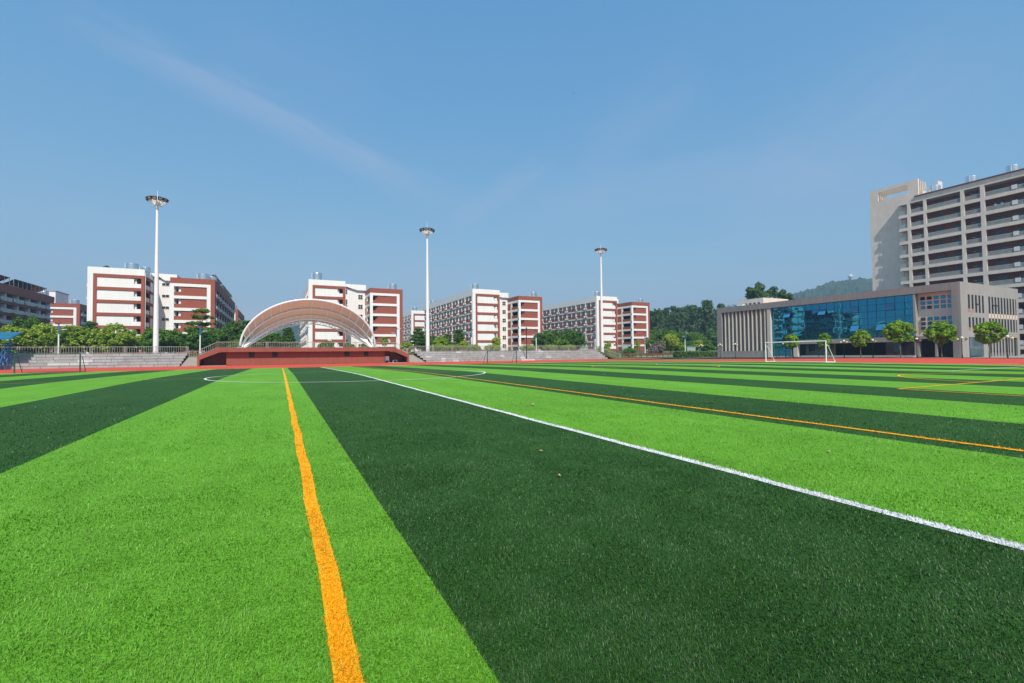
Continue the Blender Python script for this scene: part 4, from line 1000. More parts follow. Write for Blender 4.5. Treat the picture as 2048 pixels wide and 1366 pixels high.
# ------------------------------------------------------------------ floodlight masts
def mast(x, y, z0, label, az):
    t = thing('floodlight_mast', label, 'floodlight', (x, y, z0), 'white floodlight masts')
    zt = 26.75
    prof = [(z0, .40), (z0+8, .335), (z0+8.02, .32), (z0+16, .26), (z0+16.02, .245), (zt, .175)]
    b = MB()
    for (za, ra), (zb, rb_) in zip(prof[:-1], prof[1:]): b.cyl((x, y, za), (x, y, zb), ra, rb_, n=20, cap=False)
    b.build('pole', STEELW, t, smooth=True)
    MB().cyl((x, y, zt), (x, y, zt+2.2), .06, .03, n=6).build('lightning_rod', STEELW, t)
    q = MB(); R = 1.2; zr = zt+.30
    for rr in (R, .75):
        for i in range(24):
            a0 = 2*math.pi*i/24; a1 = 2*math.pi*(i+1)/24
            q.bar((x+rr*math.cos(a0), y+rr*math.sin(a0), zr), (x+rr*math.cos(a1), y+rr*math.sin(a1), zr), .10, .12)
    for i in range(8):
        a0 = math.pi*i/4; q.bar((x, y, zr-.02), (x+R*math.cos(a0), y+R*math.sin(a0), zr), .09)
    q.build('ring', STEELW, t)
    MB().cyl((x, y, zt-.2), (x, y, zt+.4), .28, .34, n=16).build('hub', STEELW, t)
    for i in range(3):
        a0 = az+math.pi*2*i/3+.5; cx_, cy_ = x+.52*math.cos(a0), y+.52*math.sin(a0)
        MB().box(cx_-.15, cx_+.15, cy_-.15, cy_+.15, zt-.35, zt+.2).build('gear_box', STEELW, t)
    for i in range(8):                           # lamps on the pitch side of the ring only
        a0 = az+math.pi*(i-3.5)/6.2; c, s = math.cos(a0), math.sin(a0); r = 1.3
        L = MB(); P = []
        for (dr, dz) in ((-.16, .02), (.10, -.14), (.30, .26), (.04, .42)):
            for w_ in (-.27, .27): P.append((x+(r+dr)*c-w_*s, y+(r+dr)*s+w_*c, zr+.16+dz))
        L.add(P, [(0,1,3,2),(2,3,5,4),(4,5,7,6),(6,7,1,0),(0,2,4,6),(1,7,5,3)])
        l = L.build('lamp', DARK, t)
        G = MB(); P = []
        for (dr, dz) in ((.145, -.075), (.275, .205)):
            for w_ in (-.2, .2): P.append((x+(r+dr+.012)*c-w_*s, y+(r+dr+.012)*s+w_*c, zr+.16+dz-.008))
        G.add(P, [(0,1,3,2)]); G.add([(p_[0]+.01*c, p_[1]+.01*s, p_[2]-.005) for p_ in P], [(0,1,3,2)])
        G.build('lamp_glass', mat('flood_glass', (.35,.34,.30), .15, .2, 4, spec=.8) if 'flood_glass' not in bpy.data.materials else bpy.data.materials['flood_glass'], l)
    MB().cyl((x, y, z0), (x, y, z0+.08), .6, n=16).build('base_plate', STEELW, t)
mast(-18.0, 93, 2.2, 'tall white floodlight mast behind the left terrace, nearest of three', -1.9)
mast(27.2, 93, 2.2, 'tall white floodlight mast right of the stage, middle of three', -1.75)
mast(71.75, 93, 1.35, 'tall white floodlight mast at the right end of the long terrace', -1.75)

# ------------------------------------------------------------------ goals
def goal_white():
    gx, y0, y1, z = 55.6, CY-3.66, CY+3.66, T(CY)+.02
    t = thing('football_goal', 'white full-size football goal without net near the grey hall', 'goal', (gx, CY, z))
    MB().cyl((gx, y0, z), (gx, y0, z+2.44), .066, n=12).build('post', STEELW, t); MB().cyl((gx, y1, z), (gx, y1, z+2.44), .066, n=12).build('post', STEELW, t)
    MB().cyl((gx, y0-.06, z+2.44), (gx, y1+.06, z+2.44), .066, n=12).build('crossbar', STEELW, t)
    for yy in (y0, y1):
        MB().tube([(gx, yy, z+1.98), (gx+.28, yy, z+1.98), (gx+.42, yy, z+1.92), (gx+1.75, yy, z+.05)], .04, 8).build('back_stay', STEELW, t)
        MB().cyl((gx, yy, z+.03), (gx+1.75, yy, z+.03), .04, n=8).build('ground_bar', STEELW, t)
    MB().cyl((gx+1.75, y0, z+.03), (gx+1.75, y1, z+.03), .025, n=8).build('rear_bar', STEELW, t)
goal_white()
def goal_green(x0, x1, label):
    y, z = 70.6, T(70.6)+.02
    t = thing('small_goal', label, 'goal', ((x0+x1)/2, y, z), 'small green goals at the far touch line')
    for x in (x0, x1): MB().bar((x, y, z), (x, y, z+2.05), .11).build('post', DGREEN, t)
    MB().bar((x0-.05, y, z+2.08), (x1+.05, y, z+2.08), .1).build('crossbar', DGREEN, t)
    for x in (x0, x1): MB().tube([(x, y, z+1.75), (x, y+.55, z+1.75), (x, y+.7, z+1.68), (x, y+1.75, z)], .035, 6).build('back_stay', DGREEN, t)
    MB().cyl((x0, y+1.75, z+.03), (x1, y+1.75, z+.03), .03, n=6).build('rear_bar', DGREEN, t)
goal_green(-26.3, -20.75, 'dark green small goal in front of the left terrace')
goal_green(30.8, 36.2, 'dark green small goal in front of the long right terrace')

# ------------------------------------------------------------------ lamps
def solar_lamp(x, label, y=117, flip=1):
    z = gz(x, y); h = 8.3-z
    t = thing('street_lamp', label, 'street lamp', (x, y, z), 'blue topped road lamps behind the terraces')
    MB().cyl((x, y, z), (x, y, z+h*.66), .14, .11, n=10).build('pole', STEELW, t)
    MB().cyl((x, y, z+h*.66), (x, y, z+h), .11, .09, n=10).build('upper_pole', BLUEM, t)
    MB().cyl((x, y, z), (x, y, z+.3), .25, n=10).build('base', STEELW, t)
    for s, zz, L in ((flip, .985, 1.1), (-flip, .79, 1.3)):
        a = MB().bar((x, y, z+h*zz-.15), (x+s*.5, y-.1, z+h*zz), .07); a.build('arm', BLUEM, t)
        c = x+s*.5; b = MB(); e = x+s*L
        b.add([(c, y-.25, z+h*zz), (c, y+.1, z+h*zz), (e, y+.06, z+h*zz+.14), (e, y-.3, z+h*zz+.14), (c, y-.25, z+h*zz+.1), (c, y+.1, z+h*zz+.1), (e, y+.06, z+h*zz+.2), (e, y-.3, z+h*zz+.2)], [(0,1,2,3),(7,6,5,4),(0,4,5,1),(1,5,6,2),(2,6,7,3),(3,7,4,0)])
        b.build('lamp_head', PIPEW, t)
    MB().box(x-.45, x+.45, y-.35, y+.3, z+h+.0, z+h+.05).build('solar_plate', SOLAR, t)
for x, lb in ((-37.55, 'leftmost blue and white road lamp standing before the pale hedge trees'), (-15.1, 'blue and white road lamp in front of the dark tiered tree left of the stage'), (5.6, 'blue and white road lamp seen under the stage canopy'), (26.2, 'blue and white road lamp by the red gable right of the canopy'), (46.4, 'blue and white road lamp by the white gable corner right of the second mast'), (66.5, 'blue and white road lamp before the red wing between second and third masts'), (87.5, 'blue and white road lamp just left of the third mast foot'), (107.8, 'blue and white road lamp before the rightmost red dormitory wing'), (126.0, 'blue and white road lamp before the dark wood, right of the round yellow tree')):
    solar_lamp(x, lb, flip=1 if x > 0 else -1)
def globe_lamp(x, y, z, h, label, stemm=None):
    t = thing('globe_lamp', label, 'street lamp', (x, y, z), 'globe lamps in front of the grey hall')
    MB().cyl((x, y, z), (x, y, z+h-.35), .05, .04, n=8).cyl((x, y, z), (x, y, z+.5), .1, .07, n=8).build('post', DARK, t)
    ay = .52
    MB().tube([(x, y-ay, z+h-.55), (x, y-ay*.5, z+h-.72), (x, y, z+h-.66), (x, y+ay*.5, z+h-.72), (x, y+ay, z+h-.55)], .025, 6).build('arm', DARK, t)
    for dy in (-ay, ay):
        g = MB().sphere((x, y+dy, z+h-.40), .19, 10, 7).build('globe', GLOBE, t, smooth=True)
        MB().cyl((x, y+dy, z+h-.24), (x, y+dy, z+h-.19), .11, .07, n=10).build('globe_cap', DARK, g)
    g = MB().sphere((x, y, z+h-.14), .2, 10, 7).build('globe', PIPEW, t, smooth=True)
    MB().cyl((x, y, z+h+.03), (x, y, z+h+.09), .12, .05, n=10).build('globe_cap', DARK, g)
GLP = [(96.2, 78.4, 'globe lamp at the far corner of the grey hall'), (96.2, 74.2, 'globe lamp before the tall fins of the grey hall'), (96.2, 62.0, 'globe lamp left of the pole tree seen through the white goal'), (96.2, 60.4, 'globe lamp under the young tree behind the white goal'), (96.2, 50.6, 'globe lamp right of the white goal, left of the round tree'), (96.2, 45.8, 'globe lamp between the two largest round trees'), (96.2, 39.3, 'globe lamp at the foot of the square window bay'), (96.2, 33.5, 'globe lamp at the near corner of the grey hall'), (96.2, 28.4, 'globe lamp at the right picture edge before the shrubs'), (96.6, 84.5, 'distant globe lamp left of the grey hall, nearest the corner'), (105, 112, 'distant globe lamp beside the round yellow tree')]
for x, y, lb in GLP: globe_lamp(x, y, .2 if y < 90 else gz(x, y), 3.35, lb)
# black camera pole on the terrace
t = thing('camera_pole', 'black pole standing on a white block before the right terrace', 'pole', (47.6, 88.6, SZ))
MB().cyl((47.6, 88.0, SZ+.3), (47.6, 88.0, 7.1), .1, .08, n=10).build('pole', DARK, t); MB().box(46.0, 49.4, 87.5, 88.06, SZ, SZ+.36).build('plinth', STONEL, t)
MB().cyl((47.6, 88.0, 6.4), (47.6, 88.0, 7.3), .16, .13, n=10).build('head', DARK, t)
t = thing('bollard_lamp', 'small white topped lamp post behind the right terrace railing', 'lamp', (75, 121, 2.2))
MB().cyl((75, 121, 2.1), (75, 121, 4.9), .06, n=8).build('post', GALV, t); MB().cyl((75, 121, 4.9), (75, 121, 5.15), .28, .2, n=12).build('cap', PIPEW, t)

# ------------------------------------------------------------------ finish-line stand at the left edge
t = thing('timing_stand', 'blue steel timekeepers stand with blue sheet roof at the left edge', 'stand', (-35, 87, .12))
for k in range(5):
    y = 85.2+k*.8; z = .5+.55*k
    MB().box(-40, -33.6, y, y+.8, z, z+.06).build('tread', BLUEM, t)
    for x in (-33.6, -35.2): MB().bar((x, y+.05, .12), (x, y+.05, z), .07).build('leg', BLUEM, t)
MB().bar((-33.6, 85.2, .5), (-33.6, 89.2, 3.3), .08).bar((-33.6, 85.2, 1.45), (-33.6, 89.2, 4.2), .06).build('stair_rail', BLUEM, t)
for k in range(6):
    y = 85.2+k*.8; z = .5+.56*k; MB().bar((-33.6, y, z), (-33.6, y, z+.95), .06).bar((-33.6, y, .12), (-33.6, y+.8, z+.3), .05).build('brace', BLUEM, t)
for x, y in ((-33.7, 89.2), (-35.8, 89.2), (-38.5, 89.2)): MB().bar((x, y, .12), (x, y, 5.3), .09).build('roof_post', BLUEM, t)
MB().bar((-40, 89.25, 3.6), (-33.6, 89.25, 3.6), .06).bar((-40, 89.25, 4.1), (-33.6, 89.25, 4.1), .06).build('back_rail', BLUEM, t)
def slab(a, b, c, d, th=.05):
    vs = [Vector(p) for p in (a, b, c, d)]; n = (vs[1]-vs[0]).cross(vs[3]-vs[0]).normalized()*th
    return MB().add(vs+[v-n for v in vs], [(0,1,2,3),(7,6,5,4),(0,4,5,1),(1,5,6,2),(2,6,7,3),(3,7,4,0)])
for i in range(3):
    for j in range(2):
        xa, xb = -40+i*2.4, -40+(i+1)*2.4-.06
        ya, yb = 86.6+j*1.6, 86.6+(j+1)*1.6-.06
        f = lambda y: 4.35+(y-86.6)*.33
        slab((xa, ya, f(ya)), (xb, ya, f(ya)), (xb, yb, f(yb)), (xa, yb, f(yb))).build('roof_sheet', BLUEROOF, t)
MB().bar((-40, 86.6, 4.28), (-32.8, 86.6, 4.28), .08).bar((-40, 89.8, 5.33), (-32.8, 89.8, 5.33), .08).bar((-32.8, 86.6, 4.28), (-32.8, 89.8, 5.33), .08).build('roof_beam', BLUEM, t)

# ------------------------------------------------------------------ exercise yard, fences, boards
def bars(x, y, w_, h, n, label):
    z = gz(x, y); t = thing('exercise_bars', label, 'exercise bars', (x, y, z), 'green exercise bars right of the terrace')
    for i in range(n): MB().cyl((x+w_*i, y+(i % 2)*.9, z), (x+w_*i, y+(i % 2)*.9, z+h-(.25 if i % 3 == 1 else 0)), .06, n=8).build('post', DGREEN, t)
    for i in range(n-1): MB().cyl((x+w_*i, y+(i % 2)*.9, z+h-.35), (x+w_*(i+1), y+((i+1) % 2)*.9, z+h-.35), .025, n=6).build('bar', DGREEN, t)
bars(79.6, 97, 1.0, 2.3, 3, 'green horizontal exercise bars nearest the terrace end')
bars(83.0, 99, 1.05, 2.8, 4, 'tallest green exercise bars in the middle of the yard')
bars(88.2, 98, 1.3, 2.4, 3, 'green exercise bars nearest the brown fence')
bars(99.5-4.6, 66.2, .9, 2.8, 1, 'single green training post seen through the white goal, left')
bars(94.9, 63.2, .4, 2.9, 3, 'green climbing posts seen through the white goal')
t = thing('wooden_fence', 'low brown wooden rail fence beyond the exercise bars', 'fence', (94, 104.3, .3))
for k in range(14):
    x = 80+k*2.1; z = gz(x, 104.3); MB().box(x-.09, x+.09, 104.2, 104.4, z, z+1.25).build('post', WOOD, t)
    if k < 13:
        for zz in (.35, .75, 1.05): MB().box(x+.09, x+2.01, 104.27, 104.33, z+zz, z+zz+.13).build('rail', WOOD, t)
def board(x, y, w_, h, label):
    z = gz(x, y); t = thing('notice_board', label, 'notice board', (x, y, z), 'mint green notice boards by the road')
    for dx in (-w_/2, w_/2): MB().box(x+dx-.06, x+dx+.06, y-.06, y+.06, z, z+h).build('post', MINT, t)
    MB().box(x-w_/2-.3, x+w_/2+.5, y-.25, y+.25, z+h, z+h+.12).build('roof', MINT, t)
    MB().box(x-w_/2+.06, x+w_/2-.06, y-.03, y+.03, z+h*.35, z+h*.92).build('panel', mat('board_glass', (.35,.40,.40), .3, .3, 2) if 'board_glass' not in bpy.data.materials else bpy.data.materials['board_glass'], t)
board(79.5, 112, 2.6, 2.4, 'mint green notice board behind the right terrace railing')
board(98.5, 116, 2.4, 2.7, 'mint green notice board before the rightmost white dormitory')
board(119, 108, 3.6, 2.9, 'mint green notice board between the round yellow trees')

# ------------------------------------------------------------------ small things
def leaf_thing(x, y, s, label):
    z = T(y)+.035; a = random.uniform(0, 6.28); c, n = math.cos(a), math.sin(a)
    b = MB(); P = [(-1, 0, .1), (-.4, .35, .25), (.5, .3, .2), (1, 0, .35), (.5, -.3, .05), (-.4, -.35, .1), (0, 0, 0)]
    b.add([(x+s*(u*c-v*n), y+s*(u*n+v*c), z+s*w_*.8) for u, v, w_ in P], [(6,0,1),(6,1,2),(6,2,3),(6,3,4),(6,4,5),(6,5,0)])
    o = b.build('fallen_leaf', LDRY); mo = o.modifiers.new('thick', 'SOLIDIFY'); mo.thickness = .002
    tag(o, label, 'leaf', 'dry leaves lying on the turf')
for x, y, s, lb in ((3.5, 6.05, .05, 'curled dry leaf on the dark stripe, farther of the two near its middle'), (3.0, 4.75, .045, 'curled dry leaf on the dark stripe, nearer of the two near its middle'), (7.15, 4.0, .05, 'curled dry leaf on the light stripe right of the white line')):
    leaf_thing(x, y, s, lb)
for k in range(12):
    leaf_thing(random.uniform(6, 40), random.uniform(7, 30), random.uniform(.08, .13), 'tiny dry brown leaf lying far out on the striped turf')
# bird in flight
bp = F_*60+Rr*((1147-1024)/925.9*60)-Uu*((186-683)/925.9*60)+Vector((0,0,EYE))
b = MB(); b.sphere((bp.x, bp.y, bp.z), .05, 8, 6, .7); 
R2 = R_*.20; U2 = Vector((0,0,1))
for s in (-1, 1): b.add([bp+R2*0+F_*.05, bp+R2*s*.7+U2*.05*s, bp+R2*s*1.1+U2*.06*s-F_*.06, bp-F_*.06], [(0,1,2,3)])
o = b.build('flying_bird', DARK); tag(o, 'tiny dark bird flying high in the open sky', 'bird')

# ------------------------------------------------------------------ people on the gallery
SKIN = mat('skin', (.42,.26,.19), .6, .05, 5); HAIR = mat('black_hair', (.01,.009,.008), .5)
def person(x, y, z, shirt, trousers, label, face=math.pi/2):
    """standing figure leaning on the rail, one skinned body"""
    J = {'pel': (0,0,.92,.135), 'spi': (0,.02,1.12,.12), 'che': (0,.03,1.32,.15), 'nec': (0,.05,1.48,.055), 'hea': (0,.09,1.60,.095), 'top': (0,.09,1.72,.06),
         'shl': (-.17,.04,1.40,.06), 'ell': (-.24,.10,1.14,.045), 'wrl': (-.16,.30,1.08,.035), 'hal': (-.12,.38,1.06,.035), 'shr': (.17,.04,1.40,.06), 'elr': (.24,.10,1.14,.045), 'wrr': (.16,.30,1.08,.035), 'har': (.12,.38,1.06,.035),
         'hil': (-.09,0,.86,.10), 'knl': (-.10,.03,.48,.065), 'anl': (-.10,0,.09,.045), 'tol': (-.11,.16,.03,.04), 'hir': (.09,0,.86,.10), 'knr': (.10,.03,.48,.065), 'anr': (.10,0,.09,.045), 'tor': (.11,.16,.03,.04)}
    Ed = [('pel','spi'),('spi','che'),('che','nec'),('nec','hea'),('hea','top'),('che','shl'),('shl','ell'),('ell','wrl'),('wrl','hal'),('che','shr'),('shr','elr'),('elr','wrr'),('wrr','har'),('pel','hil'),('hil','knl'),('knl','anl'),('anl','tol'),('pel','hir'),('hir','knr'),('knr','anr'),('anr','tor')]
    ks = list(J); me = bpy.data.meshes.new('person'); me.from_pydata([J[k][:3] for k in ks], [(ks.index(a), ks.index(b)) for a, b in Ed], [])
    o = bpy.data.objects.new('person', me); COL.objects.link(o); o.location = (x, y, z); o.rotation_euler = (0,0,face)
    o.modifiers.new('skin', 'SKIN'); s = o.modifiers.new('sub', 'SUBSURF'); s.levels = 1; s.render_levels = 1
    for k, v in zip(ks, me.skin_vertices[0].data): v.radius = (J[k][3], J[k][3]*.85); v.use_root = (k == 'pel')
    m = bpy.data.materials.new('clothed_person'); m.use_nodes = True; t = m.node_tree; p = t.nodes['Principled BSDF']; p.inputs['Roughness'].default_value = .8
    tcn = t.nodes.new('ShaderNodeTexCoord'); sp = t.nodes.new('ShaderNodeSeparateXYZ'); t.links.new(tcn.outputs['Object'], sp.inputs[0])
    rp = t.nodes.new('ShaderNodeValToRGB'); rp.color_ramp.interpolation = 'CONSTANT'; t.links.new(sp.outputs[2], rp.inputs[0])
    dv = t.nodes.new('ShaderNodeMath'); dv.operation = 'DIVIDE'; dv.inputs[1].default_value = 2; t.links.new(sp.outputs[2], dv.inputs[0]); t.links.new(dv.outputs[0], rp.inputs[0])
    el = rp.color_ramp.elements; el[0].position = 0; el[0].color = (*trousers, 1); el[1].position = .47; el[1].color = (*shirt, 1)
    for pos, c in ((.735, (.42,.26,.19)), (.82, (.01,.009,.008))): e = el.new(pos); e.color = (*c, 1)
    t.links.new(rp.outputs[0], p.inputs['Base Color']); me.materials.append(m)
    tag(o, label, 'person', 'students leaning on the gallery rail')
zf = ZT-FH*2+.72
person(BX+.75, 41.9, zf-.1, (.75,.76,.78), (.03,.10,.10), 'person in white shirt leaning on the upper gallery rail, left of two')
person(BX+.75, 40.9, zf-.1, (.55,.62,.75), (.04,.06,.12), 'person in pale blue shirt leaning on the upper gallery rail, right of two')

# ------------------------------------------------------------------ vegetation
LM = {'dark': leafmat('leaf_dark', (.038,.105,.014), (.140,.285,.030)), 'mid': leafmat('leaf_mid', (.060,.155,.016), (.200,.370,.036)),
      'light': leafmat('leaf_light', (.150,.260,.020), (.400,.530,.050)), 'lime': leafmat('leaf_lime', (.200,.310,.020), (.480,.560,.035)),
      'euc': leafmat('leaf_eucalyptus', (.036,.084,.022), (.130,.235,.052)), 'street': leafmat('leaf_street', (.095,.230,.012), (.330,.560,.038)), 'pink': leafmat('leaf_blossom', (.070,.130,.030), (.50,.34,.42), 1.5)}
def leaves(clumps, per, size, flat=0.0, seed=0, droop=0):
    """clumps: array (n,4) centre + radius. one small folded leaf quad each"""
    rg = np.random.default_rng(seed); C = np.repeat(clumps, per, 0); n = len(C)
    d = rg.normal(0, 1, (n, 3)); d /= np.linalg.norm(d, axis=1)[:, None]; rr = rg.random(n)**.45
    p = C[:, :3]+d*(rr*C[:, 3])[:, None]*np.array([1, 1, 1-flat*.7])
    nr = d*.6+rg.normal(0, .45, (n, 3))+np.array([0, 0, .55+flat]); nr /= np.linalg.norm(nr, axis=1)[:, None]
    a = np.cross(nr, rg.normal(0, 1, (n, 3))); a /= np.linalg.norm(a, axis=1)[:, None]; b = np.cross(nr, a)
    s = size*rg.uniform(.6, 1.35, n)[:, None]
    V = np.stack([p-a*s, p+b*s*.5-nr*s*.12, p+a*s, p-b*s*.5-nr*s*.12], 1).reshape(-1, 3)
    return V, n
def leaf_mesh(name, V, n, m):
    me = bpy.data.meshes.new(name); me.vertices.add(len(V)); me.vertices.foreach_set('co', V.astype(np.float32).ravel())
    me.loops.add(4*n); me.loops.foreach_set('vertex_index', np.arange(4*n, dtype=np.int32)); me.polygons.add(n)
    me.polygons.foreach_set('loop_start', np.arange(0, 4*n, 4, dtype=np.int32)); me.polygons.foreach_set('loop_total', np.full(n, 4, np.int32))
    me.materials.append(m); me.update(); return me
def crown(kind, h, r, seed):
    """clump layout per kind, base of the tree at z=0"""
    rg = np.random.default_rng(seed); c = []
    if kind == 'round':
        for _ in range(95):
            d = rg.normal(0, 1, 3); d /= np.linalg.norm(d); q = rg.random()**.35
            c.append((d[0]*r*q*.9, d[1]*r*q*.9, h*.64+d[2]*h*.34*q, r*rg.uniform(.16, .30)))
    elif kind == 'street':
        for _ in range(80):
            a = rg.uniform(0, 6.28); q = rg.random()**.5; zz = rg.uniform(0, 1)
            w = math.sin(math.pi*(zz*.80+.14))**.7
            c.append((math.cos(a)*r*q*w, math.sin(a)*r*q*w, h*(.46+.52*zz), r*rg.uniform(.15, .27)))
    elif kind == 'tier':
        nt_ = 6
        for k in range(nt_):
            zz = h*(.28+.70*k/(nt_-1)); w = r*(1-.82*k/(nt_-1))+.3
            for _ in range(int(26*(1-.6*k/nt_))):
                a = rg.uniform(0, 6.28); q = rg.random()**.5; c.append((math.cos(a)*w*q, math.sin(a)*w*q, zz+rg.normal(0, .12)-.18*q, rg.uniform(.35, .8)))
    elif kind == 'euc':
        for _ in range(78):
            zz = rg.random()**.75; w = r*(.35+.65*math.sin(math.pi*min(1, zz*.85+.12)))
            a = rg.uniform(0, 6.28); q = rg.random()**.6; c.append((math.cos(a)*w*q, math.sin(a)*w*q, h*(.22+.76*zz), rg.uniform(.5, 1.25)))
    elif kind == 'bushy':
        for _ in range(130):
            d = rg.normal(0, 1, 3); d /= np.linalg.norm(d); q = rg.random()**.3
            c.append((d[0]*r*q, d[1]*r*q, max(.25, h*.52+d[2]*h*.46*q), r*rg.uniform(.12, .24)))
    return np.array(c)
def trunk(h, r0, kind, seed, cl):
    rg = np.random.default_rng(seed+5); b = MB()
    top = h*(.9 if kind in ('euc', 'tier') else .6)
    pts = [(0,0,-.2)]; 
    for k in range(1, 6): pts.append((rg.normal(0, r0*.5), rg.normal(0, r0*.5), top*k/5))
    b.tube(pts, [r0*(1-.75*k/5) for k in range(6)], 7)
    for k in range(12):
        e = cl[rg.integers(len(cl))]; f = rg.uniform(.35, .9) if kind != 'euc' else rg.uniform(.25, .95); zz = min(top*f, e[2]*.85); i = min(4, int(zz/top*5)); p = Vector(pts[i]).lerp(Vector(pts[i+1]), zz/top*5-i)
        mid = p.lerp(Vector(e[:3]), .5)+Vector((0,0,.15)); b.tube([p, mid, Vector(e[:3])], [r0*.3, r0*.2, r0*.07], 5)
    return b
_tm = {}
def tree_meshes(kind, leafk, h, r, per, size, seed, barkm, tr):
    k = (kind, leafk, h, r, seed)
    if k not in _tm:
        cl = crown(kind, h, r, seed); V, n = leaves(cl, per, size, .7 if kind == 'tier' else .1, seed)
        _tm[k] = (leaf_mesh('crown', V, n, LM[leafk]), mk(trunk(h, tr, kind, seed, cl), 'trunk', barkm))
    return _tm[k]
def tree(name, label, x, y, h, r, kind, leafk, per=70, size=.22, seed=1, sc=1.0, barkm=None, tr=.16, group=None, z=None, rz=None, cat='tree'):
    if group == G and 104 < y < 116 and x < 4 and kind in ('bushy', 'tier') and h > 3:
        q = (y+15)/y; zg_ = gz(x, y); h2 = (zg_+h-1.53)*q+1.53-zg_; sc *= h2/h; x, y = x*q, y+15      # stand beyond the road lamps
    z = gz(x, y) if z is None else z
    cm, tm = tree_meshes(kind, leafk, h, r, per, size, seed, barkm or BARK, tr)
    t = thing(name, label, cat, (x, y, z), group, rz if rz is not None else random.uniform(0, 6.28)); t.scale = (sc, sc, sc)
    for nm, me in (('crown', cm), ('trunk', tm)):
        o = bpy.data.objects.new(nm, me); COL.objects.link(o); o.parent = t
    return t
G = 'trees and shrubs behind the terraces'
# pale hedge-like trees behind the left terrace
for k, (x, h, r) in enumerate(((-46.5, 4.6, 3.0), (-42.5, 4.4, 2.9), (-39.4, 5.0, 2.9), (-36.0, 5.3, 2.9), (-32.6, 5.1, 2.8), (-29.6, 4.7, 2.6), (-27.0, 5.5, 2.5), (-24.6, 4.4, 2.1))):
    where = ['at the left picture edge', 'behind the blue roofed stand', 'second behind the blue roofed stand', 'just left of the leftmost road lamp', 'just right of the leftmost road lamp', 'in the middle of the pale hedge row', 'near the corner of the leftmost white gable', 'last in the row before the nearest mast'][k]
    tree('bushy_tree', 'pale green bushy tree '+where, x, 106+(k % 2)*1.5, 5.0, 2.8, 'bushy', 'light', 60, .20, 11+k % 3, h/5.0, group=G)
tree('dark_tree', 'dark tree poking above the pale hedge row before the brown dormitory', -44.5, 125, 8.2, 2.6, 'round', 'dark', 60, .28, 3, group=G)
tree('dark_tree', 'dark tree tip behind the pale hedge row before the small red gable', -36.0, 128, 7.0, 2.0, 'tier', 'dark', 60, .25, 4, group=G)
tree('dark_tree', 'dark low tree behind the blue roofed stand', -52, 128, 6.0, 3.0, 'round', 'mid', 60, .28, 3, group=G)
# trees between mast and stage
tree('leafy_tree', 'light green tree just right of the nearest floodlight mast', -20.6, 106, 4.9, 2.4, 'bushy', 'mid', 80, .2, 21, group=G)
tree('leafy_tree', 'green tree second from the nearest mast towards the stage', -18.4, 111, 4.9, 2.6, 'bushy', 'mid', 80, .2, 22, group=G)
tree('tiered_tree', 'tall dark tiered tree with pointed top left of the stage', -13.9, 110, 8.9, 4.3, 'tier', 'mid', 75, .24, 5, group=G)
tree('leafy_tree', 'dark bushy tree under the tall tiered tree', -13.2, 108, 5.2, 3.6, 'bushy', 'dark', 90, .24, 23, group=G)
tree('leafy_tree', 'broad grey green tree left of the canopy foot', -8.6, 113, 6.9, 3.0, 'bushy', 'dark', 80, .24, 24, group=G)
tree('tiered_tree', 'green layered tree touching the left edge of the canopy', -5.8, 108, 6.6, 2.9, 'tier', 'mid', 80, .24, 6, group=G)
tree('leafy_tree', 'dark tree seen through the left half of the canopy', -2.2, 113, 4.9, 2.8, 'bushy', 'dark', 80, .22, 25, group=G)
tree('tiered_tree', 'pointed dark tiered tree seen under the canopy before the hill', 1.5, 113, 5.5, 2.1, 'tier', 'dark', 60, .22, 7, group=G)
tree('palm_shrub', 'spiky grey green shrub behind the stage railing, under the white gable', 9.3, 110, 2.6, 1.7, 'bushy', 'mid', 40, .2, 26, group=G)
tree('palm_shrub', 'spiky grey green shrub behind the stage railing, second from the right', 14.0, 110, 2.3, 1.2, 'bushy', 'mid', 40, .2, 27, group=G)
tree('palm_shrub', 'spiky grey green shrub behind the right foot of the canopy', 18.0, 110, 2.6, 1.4, 'bushy', 'mid', 40, .2, 28, group=G)
tree('shrub', 'low olive shrub beside the right stage stairs', 24.6, 100, 2.2, 1.3, 'bushy', 'light', 40, .16, 29, group=G)
tree('young_tree', 'thin young tree against the red gable right of the canopy', 21.8, 110, 3.6, .9, 'street', 'light', 20, .16, 30, tr=.05, group=G)
# behind the right terrace
tree('tiered_tree', 'dark layered tree left of the middle floodlight mast', 32.6, 120, 6.4, 2.6, 'tier', 'dark', 80, .24, 8, group=G)
tree('leafy_tree', 'dark tree directly behind the middle floodlight mast', 35.4, 122, 5.0, 2.9, 'bushy', 'dark', 80, .24, 23, group=G)
tree('leafy_tree', 'light green tree just right of the middle floodlight mast', 37.5, 116, 3.9, 2.2, 'bushy', 'light', 60, .2, 31, group=G)
tree('tiered_tree', 'dark green layered tree before the balconies right of the middle mast', 41.0, 122, 5.0, 1.8, 'tier', 'dark', 60, .24, 9, group=G)
tree('tiered_tree', 'tall dark layered tree before the balconies left of the white gable', 44.6, 122, 6.2, 2.2, 'tier', 'dark', 70, .24, 10, group=G)
tree('round_shrub', 'bright lime round tree behind the right terrace railing, left one', 41.4, 110, 2.9, 1.0, 'round', 'lime', 40, .14, 32, group=G)
tree('round_shrub', 'bright lime round tree before the white gable', 49.6, 108, 3.7, 1.25, 'round', 'lime', 50, .15, 33, group=G)
